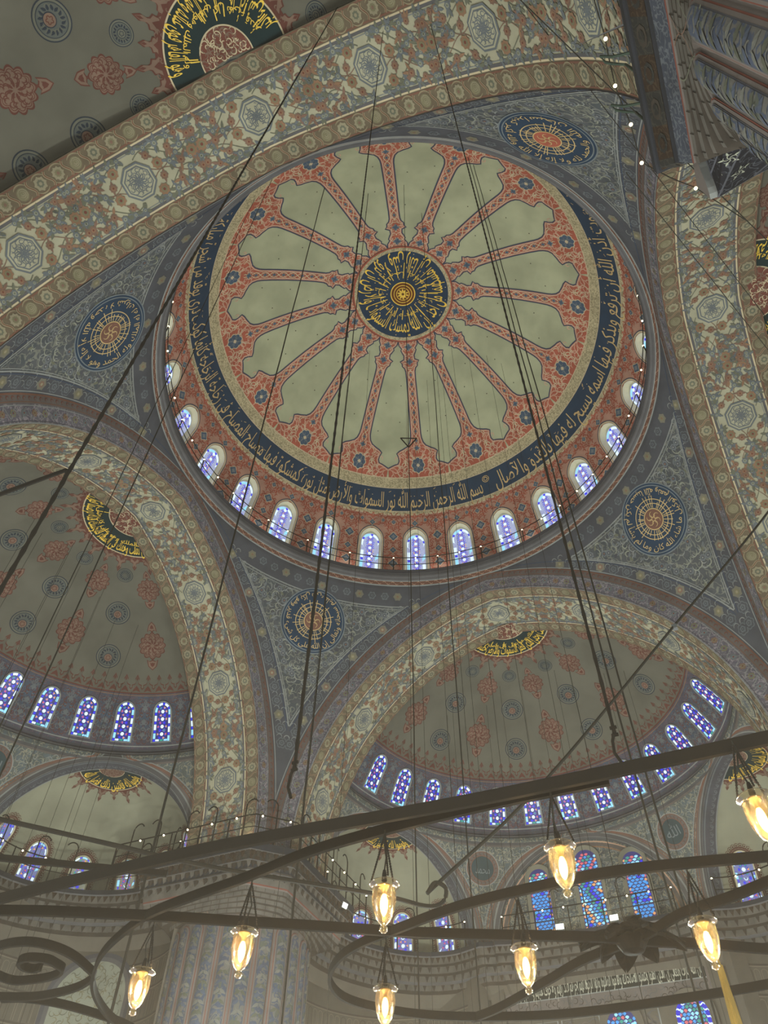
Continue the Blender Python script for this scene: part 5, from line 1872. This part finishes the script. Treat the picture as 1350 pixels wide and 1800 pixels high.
railing(slab_rail(1), 'wire railing with hooked poles along the top of the giant fluted pier', ZT, (.85, 1.45), 1.6, True, False, 'string of tiny bulbs on the railing over the giant fluted pier', 1.35, rot=pi / 2)
def near_line(P, n):
    return P
for kq, sd, lab, lab2 in ((1, 1, 'wire railing of the curved gallery in front of the left niche', 'string of tiny bulbs across the windows of the left niche'),
                          (0, -1, 'wire railing of the curved gallery left of the stained glass wall', 'string of tiny bulbs in front of the niche left of the stained glass wall'),
                          (0, 0, 'wire railing of the gallery in front of the three tall stained glass windows', 'string of tiny bulbs in front of the three tall stained glass windows'),
                          (0, 1, 'wire railing of the curved gallery at the right edge below the lettered niche', 'string of tiny bulbs on the curved gallery at the right edge')):
    a = sd * rad(60)
    ca, sa = cos(a), sin(a)
    loc = [(-4.6, 9.35), (0, 9.5), (4.6, 9.35)] if sd == 0 else [(4.6 * sin(t), 10.15 + 3.3 * cos(t)) for t in np.linspace(-1.5, 1.5, 25)]
    P = np.array([(x * ca + y * sa, -x * sa + y * ca + SD_Y) for x, y in loc])
    railing(P, lab, ZT, (.75, 1.35), 2.0, True, False, lab2, 1.15, rot=kq * pi / 2)

# the cable of bulbs along the near pier's cornice, hanging on bent brackets
NB = [(10.30, -14.9, 19.0), (10.33, -14.02, 18.9), (10.31, -13.08, 18.88), (10.46, -12.18, 18.9), (10.51, -11.29, 18.88), (11.0, -10.75, 18.86), (11.55, -10.23, 18.9), (12.6, -8.9, 19.0)]
s = empty('light_string', NB[0], 'cable with bright bulbs along the near brown cornice at the top right', 'string lights')
m = Mesh()
P = resample(NB, .2)
P[:, 2] += .03 * np.sin(np.arange(len(P)) * 1.3)
m.tube(P, .013, CABLE, 5)
m.build('cord', s, NB[0])
for p in NB[1:5] + [NB[6]]:
    m = Mesh()
    ball(m, (0, 0, -.05), .042, B_SMALL, 10, 6)
    m.tube([(0, 0, -.01), (0, 0, .06)], .025, CABLE, 6)
    o = m.build('bulb', s, (0, 0, 0))
    o.location = np.array(p) - np.array(NB[0])
BRKT = paint('bracket_green', (62, 76, 68), 0.15)
for i, (y, lb) in enumerate(((-13.75, 'upper bent bracket of the near brown cornice, at the top edge'), (-12.75, 'lower bent bracket of the near brown cornice, below the top edge'))):
    m = Mesh()
    m.tube([(10.62, y, 18.02), (10.30, y - .02, 18.25), (10.12, y - .05, 18.6), (10.22, y + .15, 18.85), (10.36, y + .25, 18.9), (10.6, y + .35, 18.8), (10.62, y + .38, 18.02)], .03, BRKT, 6)
    tag(m.build('cable_bracket', None, (10.62, y, 18.02)), lb, 'bracket')

# ================================================================== FLOODLIGHTS
def flood(loc, aim, lab, s=1.0):
    root = empty('floodlight', loc, lab, 'floodlight')
    d = Vector(aim).normalized()
    x = d.cross(Vector((0, 0, 1))).normalized()
    z = x.cross(d)
    R = np.array([[x.x, d.x, z.x], [x.y, d.y, z.y], [x.z, d.z, z.z]])
    c = np.array(loc) + [0, 0, .30 * s]
    h = Mesh()
    h.box(c, (.46 * s, .10 * s, .34 * s), METALG, R)
    for i in range(5):
        h.box(c + R @ np.array([(-.16 + i * .08) * s, -.07 * s, 0]), (.02 * s, .06 * s, .30 * s), METALG, R)
    h.build('housing', root, loc)
    l = Mesh()
    l.box(c + R @ np.array([0, .055 * s, 0]), (.40 * s, .012, .28 * s), B_FLOOD, R)
    l.build('lens', root, loc)
    b = Mesh()
    for sx in (-1, 1):
        b.tube([np.array(loc) + R @ np.array([sx * .26 * s, 0, -.02]), c + R @ np.array([sx * .26 * s, 0, 0])], .018 * s, IRON, 5)
    b.tube([np.array(loc) + R @ np.array([-.26 * s, 0, -.02]), np.array(loc) + R @ np.array([.26 * s, 0, -.02])], .018 * s, IRON, 5)
    b.build('bracket', root, loc)
flood((-1.50, 24.95, ZT + .05), (.1, -1, .25), 'square floodlight on the gallery, left of the two under the tall stained glass windows')
flood((1.40, 24.95, ZT + .05), (0, -1, .25), 'square floodlight on the gallery, right of the two under the tall stained glass windows')
flood((-10.28, 16.82, ZT - .72), (.7, -.2, -.35), 'slim white floodlight at the right end of the giant pier capital', .8)
for x, lb in ((-2.45, 'low black box lamp under the left tall stained glass window'), (2.3, 'low black box lamp under the right tall stained glass window')):
    m = Mesh()
    m.box((x, 25.2, ZT + .35), (.95, .16, .10), IRON)
    m.tube([(x - .3, 25.2, ZT), (x - .3, 25.2, ZT + .3)], .02, IRON, 5)
    m.tube([(x + .3, 25.2, ZT), (x + .3, 25.2, ZT + .3)], .02, IRON, 5)
    tag(m.build('strip_light', None, (x, 25.2, ZT)), lb, 'light')

# ================================================================== THE LOW IRON CHANDELIER
HZ = 1.95
def smooth(P, n=6):
    """Catmull-Rom through the points"""
    P = np.asarray(P, float)
    Q = np.concatenate([2 * P[:1] - P[1:2], P, 2 * P[-1:] - P[-2:-1]])
    out = []
    for i in range(1, len(Q) - 2):
        for t in np.linspace(0, 1, n, endpoint=False):
            a, b, c, d = Q[i - 1], Q[i], Q[i + 1], Q[i + 2]
            out.append(.5 * (2 * b + (c - a) * t + (2 * a - 5 * b + 4 * c - d) * t ** 2 + (3 * b - a - 3 * c + d) * t ** 3))
    out.append(P[-1])
    return np.array(out)
ch = empty('iron_chandelier', (5.6, -14.0, HZ), 'huge low chandelier of black iron bars and scrolls crossing the lower view', 'chandelier')
def iron(name, pts, w=.02, h=.052, z=HZ, lab=None):
    m = Mesh()
    P = smooth(pts)
    m.bar(np.concatenate([P, np.full((len(P), 1), z)], 1), w, h, IRON)
    o = m.build(name, ch, (5.6, -14.0, HZ))
    if lab:
        o['label'] = lab
    return o
iron('hoop', [(2.9, -14.70), (3.56, -14.754), (4.189, -14.778), (4.831, -14.793), (5.338, -14.772), (5.852, -14.736), (6.338, -14.708), (6.735, -14.70), (7.173, -14.695), (7.583, -14.694), (8.4, -14.70)], .02, .06, lab='nearest long iron bar')
iron('scroll', [(6.9, -14.64), (6.458, -14.650), (6.126, -14.645), (5.809, -14.625), (5.395, -14.578), (4.935, -14.46), (4.573, -14.387), (4.24, -14.302), (3.939, -14.15), (3.663, -13.966), (3.432, -13.742), (3.264, -13.517), (3.138, -13.255), (3.072, -13.004), (3.10, -12.7)])
iron('scroll', [(3.432, -13.742), (3.475, -13.996), (3.438, -14.165), (3.33, -14.266), (3.149, -14.279), (2.95, -14.2), (2.84, -14.05), (2.86, -13.85), (3.0, -13.80), (3.155, -13.80), (3.285, -13.86), (3.30, -13.96), (3.284, -14.027), (3.196, -14.079), (3.11, -14.06), (3.08, -13.98), (3.12, -13.93), (3.18, -13.94)], .02, .05, lab='iron scroll ending in a coil')
iron('scroll', [(3.432, -13.742), (3.388, -13.690), (3.217, -13.605), (3.005, -13.567), (2.783, -13.581), (2.5, -13.70)], .02, .05)
iron('scroll', [(2.6, -13.62), (2.763, -13.557), (2.915, -13.394), (3.043, -13.127), (3.096, -12.937), (3.1, -12.7)], .02, .05)
iron('hoop', [(2.9, -14.90), (3.466, -14.645), (3.758, -14.515), (4.234, -14.266), (4.678, -14.015), (5.043, -13.809), (5.43, -13.583), (5.811, -13.393), (6.204, -13.218), (6.496, -13.083), (6.62, -13.01), (6.759, -12.92), (7.054, -12.763), (7.348, -12.582), (7.9, -12.3)], .02, .055, lab='long iron bar running back to the leafy boss')
iron('scroll', [(8.2, -13.55), (7.471, -13.684), (7.069, -13.766), (6.71, -13.815), (6.374, -13.806), (5.99, -13.768), (5.744, -13.713), (5.453, -13.616), (5.201, -13.532), (4.992, -13.403), (4.818, -13.203), (4.738, -12.997), (4.743, -12.795), (4.857, -12.595), (5.091, -12.366), (5.398, -12.204), (5.831, -12.061), (6.243, -12.01), (6.761, -12.017), (7.289, -12.057), (8.0, -12.2)], lab='large C-shaped iron scroll')
iron('arm', [(6.62, -12.98), (6.751, -13.042), (6.973, -13.219), (7.227, -13.31), (7.441, -13.414), (8.0, -13.7)])
iron('arm', [(6.62, -12.98), (6.53, -12.928), (6.296, -12.807), (6.024, -12.594), (5.63, -12.298), (5.388, -12.175)])
iron('arm', [(3.2, -14.92), (3.439, -14.763), (4.016, -14.388), (4.238, -14.241)], .02, .035, HZ + .25, 'thin upper iron bar at the left')
# leafy boss where the bars meet
m = Mesh()
bc = np.array([6.64, -12.98, HZ])
m.lathe([(.001, -.07), (.06, -.06), (.10, 0), (.06, .06), (.001, .07)], IRON, 16, bc)
m.build('boss', ch, (5.6, -14.0, HZ))
for i in range(8):
    a = i * pi / 4 + .35
    m = Mesh()
    t = np.linspace(0, 1, 9)
    wdt = .085 * np.sin(pi * np.clip(t * 1.02, 0, 1)) ** .6 * (1 - .25 * t) + .004
    L = .30 if i % 2 == 0 else .23
    c_, s_ = cos(a), sin(a)
    up = .05 * np.sin(t * pi) - .03 * t ** 2
    for sg in (1, -1):
        for dz in (.0, -.018):
            A = np.stack([t * L * c_, t * L * s_, up + dz + .012], -1)
            B = np.stack([t * L * c_ - sg * wdt * s_, t * L * s_ + sg * wdt * c_, up + dz - .012], -1)
            m.raw(np.stack([A, B], 1) + bc, quads(8, 1), IRON)
        A = np.stack([t * L * c_ - sg * wdt * s_, t * L * s_ + sg * wdt * c_, up - .012], -1)
        m.raw(np.stack([A, A - [0, 0, .018]], 1) + bc, quads(8, 1), IRON)
    m.tube(np.stack([t * L * c_, t * L * s_, up + .012], -1) + bc, .012, IRON, 5)
    m.build('iron_leaf', ch, (5.6, -14.0, HZ))

# ---- glass lamps that hang from the bars
GP = [(.066, .110), (.070, .106), (.068, .098), (.058, .092), (.051, .082), (.052, .070), (.054, .045), (.053, .010), (.047, -.030), (.037, -.065), (.024, -.090), (.013, -.102), (.011, -.108)]
GP = [(r_, z_ * .84) for r_, z_ in GP]
BALL = [(.011, -.108), (.017, -.114), (.0195, -.124), (.017, -.134), (.009, -.142), (.001, -.146)]
BALL = [(r_, z_ * .84) for r_, z_ in BALL]
BULB = [(.008, .052), (.012, .042), (.016, .026), (.018, .006), (.0175, -.016), (.013, -.040), (.006, -.056), (.001, -.062)]
BULB = [(r_, z_ * .84) for r_, z_ in BULB]
CAPP = [(.001, .108), (.022, .106), (.030, .100), (.026, .092), (.016, .082), (.010, .054)]
CAPP = [(r_, z_ * .84) for r_, z_ in CAPP]
SPOUT = [(.013, .105), (.011, .135), (.007, .155)]
lamp = None
LAMPS = [(4.981, -14.454, 'glass lamp hanging in front of the giant fluted pier, below the crossing of two bars'),
         (5.818, -14.645, 'glass lamp hanging left of the two lowest niche windows, above the C-shaped scroll'),
         (6.640, -14.673, 'glass lamp in front of the left tall stained glass window'),
         (7.439, -14.754, 'glass lamp at the right edge of the view, highest of the lamps'),
         (4.226, -14.237, 'glass lamp at the lower left, next to the iron coil'),
         (5.349, -13.553, 'lowest glass lamp, at the bottom edge between the two C-shaped scrolls'),
         (6.207, -13.776, 'glass lamp beside the left end of the dark lettered panel'),
         (7.080, -13.745, 'glass lamp beside the right end of the lettered panel, next to the yellow tassel')]
LZ = 1.586
for i, (x, y, lb) in enumerate(LAMPS):
    if lamp is None:
        lamp = empty('hanging_lamp', (x, y, LZ), lb, 'lamp', 'glass lamps of the iron chandelier')
        o0 = (x, y, LZ)
        gl = Mesh(); gl.lathe(GP, GLASS, 28, o0); glo = gl.build('glass_shade', lamp, o0, smooth=True)
        gb = Mesh(); gb.lathe(BALL, GLASS, 16, o0); gb.build('finial', glo, o0, smooth=True)
        bb = Mesh(); bb.lathe(BULB, B_LAMP, 16, o0); bb.build('bulb', lamp, o0, smooth=True)
        cp = Mesh(); cp.lathe(CAPP, BRASSD, 18, o0); cp.lathe(SPOUT, IRON, 10, o0); cpo = cp.build('cap', lamp, o0, smooth=True)
        for k in range(3):
            a = k * 2 * pi / 3 + .4
            m = Mesh()
            P = resample([(x + .064 * cos(a), y + .064 * sin(a), LZ + .10), (x, y, LZ + .33)], .006)
            m.tube(P, .0035 + .0022 * (np.arange(len(P)) % 2), IRON, 5)
            m.build('chain', cpo, o0)
        m = Mesh()
        m.tube([(x, y, LZ + .15), (x + .012, y + .01, LZ + .22), (x - .004, y, LZ + .29), (x, y, LZ + .35)], .004, CABLE, 5)
        m.build('wire', cpo, o0)
    else:
        c = lamp.copy(); COL.objects.link(c)
        c.location = (x, y, LZ); c['label'] = lb
        c.rotation_euler = (0, 0, i * .8)
        for k in list(lamp.children):
            k2 = k.copy(); COL.objects.link(k2); k2.parent = c
            for e in list(k.children):
                e2 = e.copy(); COL.objects.link(e2); e2.parent = k2
    lamp_light('chandelier_lamp_light', (x, y, LZ - .0), 110.0, (1.0, .74, .40), .02)

# ================================================================== CABLES, CHAINS AND CORDS THAT HANG FROM THE VAULTS
def hang(name, x, y, z0, z1, r, lab, cat='cable', group=None, links=False, hook=False):
    m = Mesh()
    P = resample([(x, y, z0), (x, y, z1)], .05 if links else 1.2)
    if links:
        m.tube(P, r * (1 + .35 * (np.arange(len(P)) % 3 == 0)), IRON, 6)
    else:
        P[:, 0] += .006 * np.sin(np.arange(len(P)) * 1.7)
        m.tube(P, r, CABLE, 5)
    if hook:
        m.tube([(x, y, z0 + .02), (x - .018, y, z0 - .03), (x - .022, y, z0 - .09), (x, y, z0 - .15)], r * .9, IRON, 6)
        for dz in (.0, .04):
            m.tube([(x - .016, y, z0 + dz), (x + .016, y, z0 + dz)], .008, IRON, 6)
    return tag(m.build(name, None, (x, y, z0)), lab, cat, group)
hang('suspension_chain', 6.98, -14.69, 2.13, 29.5, .0085, 'thick knotted chain right of the crown medallion, hooked to the iron bars', 'chain', links=True, hook=True)
hang('suspension_chain', 5.49, -15.0, 2.13, 29.5, .0085, 'thick knotted chain left of the crown medallion, hooked above the fluted pier', 'chain', links=True, hook=True)
hang('suspension_chain', 4.39, -16.16, 1.2, 29.5, .0115, 'thick dark chain at the far left, crossing the left half dome', 'chain', links=True)
for x, y, z0, r, lb in ((6.73, -10.35, 2.0, .012, 'long cable just right of the thick right hand chain'), (6.82, -10.04, 2.0, .012, 'rightmost of the two long cables beside the thick right hand chain'),
                        (1.63, -11.44, 1.5, .015, 'long dark cable crossing the left arch down to the left niche'), (.02, -12.44, 1.5, .011, 'long thin cable crossing the left half dome, right of the thick far left chain'),
                        (-.93, -12.06, 1.5, .009, 'long thin cable close beside the thick far left chain'), (4.37, -8.77, 1.5, .010, 'thin cable down the middle, just right of the crown medallion axis'),
                        (2.77, -10.25, 1.5, .012, 'thin cable left of the middle, crossing the far left roundel')):
    hang('hanging_cable', x, y, z0, 30.5 if hypot(x, y) < 11 else 29, r, lb)
# the wire that hangs from a small triangle of rods near the ribs
hang('hanging_chain', 3.93, -9.46, 1.5, 32.6, .009, 'thin chain straight down the middle through a small triangle of rods', 'chain', links=False)
m = Mesh()
e = Vector((cos(YAW), sin(YAW), 0)) * .17
T = Vector((3.93, -9.46, 13.86))
f_ = Vector((-sin(YAW), cos(YAW), 0)) * .10
# triangle at the height where it shows against the ribs
for a, b in ((T - e, T + e), (T + e, T - Vector((0, 0, .34))), (T - Vector((0, 0, .34)), T - e)):
    m.tube([a, b], .014, IRON, 5)
tag(m.build('rod_triangle', None, T), 'small triangle of black rods on the central chain, in front of a dome rib', 'bracket')
# groups of thin wires of the far lamps
def drop_wires(n, fx, label, group, r):
    for i in range(n):
        x, y, z0, z1 = fx(i)
        hang('lamp_wire', x, y, z0, z1, r, label(i), 'wire', group)
gw = random.Random(4)
xs = [(-4.6 + i * .82 + gw.uniform(-.25, .25)) for i in range(12)]
drop_wires(12, lambda i: (xs[i], 3.0 + gw.uniform(-2.5, 3.5), 2.0, DZ + sqrt(max(DR ** 2 - xs[i] ** 2 - 40, 1)) - .2), lambda i: '%s from the left of the thin wires hanging down from the great dome' % nth(i), 'thin wires under the great dome', .008)
xs2 = [(-5.4 + i * 1.2 + gw.uniform(-.35, .35)) for i in range(10)]
drop_wires(10, lambda i: (xs2[i], 18.5 + gw.uniform(-1.2, 2.0), 2.0, SD_Z + sqrt(max(SD_R ** 2 - xs2[i] ** 2 - 20, 1)) - .1), lambda i: '%s from the left of the thin wires hanging in front of the far half dome' % nth(i), 'thin wires under the far half dome', .009)
ys2 = [(-2.4 + i * .95 + gw.uniform(-.3, .3)) for i in range(12)]
drop_wires(12, lambda i: (-19.0 + gw.uniform(-1.2, 1.2), ys2[i], 2.0, SD_Z + sqrt(max(SD_R ** 2 - ys2[i] ** 2 - 18, 1)) - .1), lambda i: '%s from the left of the thin wires hanging in front of the left half dome' % nth(i), 'thin wires under the left half dome', .009)
# stiff rod on the far left chain
P0 = np.array([4.39, -16.16, 3.75])
m = Mesh()
P1 = np.array([CX + 3.5 * cos(rad(153.794)), CY + 3.5 * sin(rad(153.794)), 3.5 * .99736])
m.tube([P0 + [.0, .0, -.12], P0 + [-.01, 0, -.02], P0 + (P1 - P0) * .08, P1, P1 + (P1 - P0) * .8], .013, IRON, 7)
tag(m.build('stay_rod', None, P0), 'short black rod bent onto the thick far left chain', 'rod')
# electric cable: loops over the chandelier, climbs away to the upper right
P = [(3.3, -15.08, 2.36), (3.489, -14.91, 2.35), (3.93, -14.421, 2.35), (4.162, -14.152, 2.35), (4.474, -13.843, 2.35), (5.153, -13.257, 2.35), (5.40, -13.03, 2.33), (5.50, -12.98, 2.36), (5.53, -12.99, 2.44), (5.47, -13.03, 2.47), (5.42, -13.05, 2.40)]
m = Mesh()
Ps = smooth(P, 5)
m.tube(Ps, .014, CABLE, 6)
def ray_pt(az, tan, D):
    return (CX + D * cos(rad(az)), CY + D * sin(rad(az)), D * tan)
Q = [(5.42, -13.05, 2.40), ray_pt(100.786, .62101, 5.55), ray_pt(87.0916, .84482, 6.6), ray_pt(75.4356, .99964, 7.9), ray_pt(68, 1.1, 9.2)]
Q = smooth(Q, 6)
m.tube(Q, .014, CABLE, 6)
c3 = np.array(ray_pt(87.0916, .84482, 6.6))
m.box(c3 + [0, 0, -.02], (.05, .05, .05), METALG)
tag(m.build('power_cable', None, P[0]), 'black electric cable looping by the lamps and rising diagonally to the upper right', 'cable')
# stay cables beside the near cornice
for a, b, r, lb in (((8.879, -15.414, 18.9), (12.868, -8.403, 18.3), .013, 'stay cable passing diagonally just behind the corner of the near brown cornice'),
                    ((10.095, -11.311, 18.6), (12.9, -4.6, 18.6), .011, 'thin stay cable slanting down across the right hand arch soffit'),
                    ((9.2, -15.1, 24), (14.6, -2.0, 23.6), .012, 'thin stay cable from the top edge across the near right roundel')):
    m = Mesh()
    t = np.linspace(0, 1, 24)[:, None]
    P = np.array(a) * (1 - t) + np.array(b) * t
    P[:, 2] -= .12 * np.sin(pi * t[:, 0])
    m.tube(P, r, CABLE, 5)
    tag(m.build('stay_cable', None, a), lb, 'cable')
# yellow tassel beside the right lamp
x, y = CX + 4.6 * cos(rad(91.9)), CY + 4.6 * sin(rad(91.9))
root = empty('yellow_tassel', (x, y, 1.70), 'yellow cord tassel hanging by the lamp at the right end of the lettered panel', 'tassel')
m = Mesh()
m.tube([(x, y, 1.80), (x, y, 1.72), (x + .004, y, 1.66)], .006, BRASSY, 6)
m.build('cord', root, (x, y, 1.70))
m = Mesh()
for i in range(26):
    a = i * 2.4
    r = .034 * sqrt((i + .5) / 26)
    m.tube([(x + .01 * cos(a), y + .01 * sin(a), 1.665), (x + .5 * r * cos(a), y + .5 * r * sin(a), 1.5), (x + r * cos(a), y + r * sin(a), 1.15 + .03 * sin(i))], .0065, BRASSY, 5)
m.build('fringe', root, (x, y, 1.70))

# ================================================================== ADDED HAZE VOLUME IN PLACE OF LENS VEIL
hz = Mesh()
hz.box((0, 0, 0.35), (50, 50.5, 3.9), IRON)
ho = hz.build('haze')
hm = bpy.data.materials.new('lens_veil_haze')
hm.use_nodes = True
nt = hm.node_tree
nt.nodes.remove(nt.nodes['Principled BSDF'])
vs = nt.nodes.new('ShaderNodeVolumeScatter')
vs.inputs['Color'].default_value = (1.0, 0.79, 0.60, 1)
vs.inputs['Density'].default_value = 0.0125
vs.inputs['Anisotropy'].default_value = 0.3
nt.links.new(vs.outputs[0], nt.nodes['Material Output'].inputs['Volume'])
ho.data.materials.clear()
ho.data.materials.append(hm)
tag(ho, 'added warm haze volume low in the hall, standing in for lens veil', 'haze', None, 'stuff')
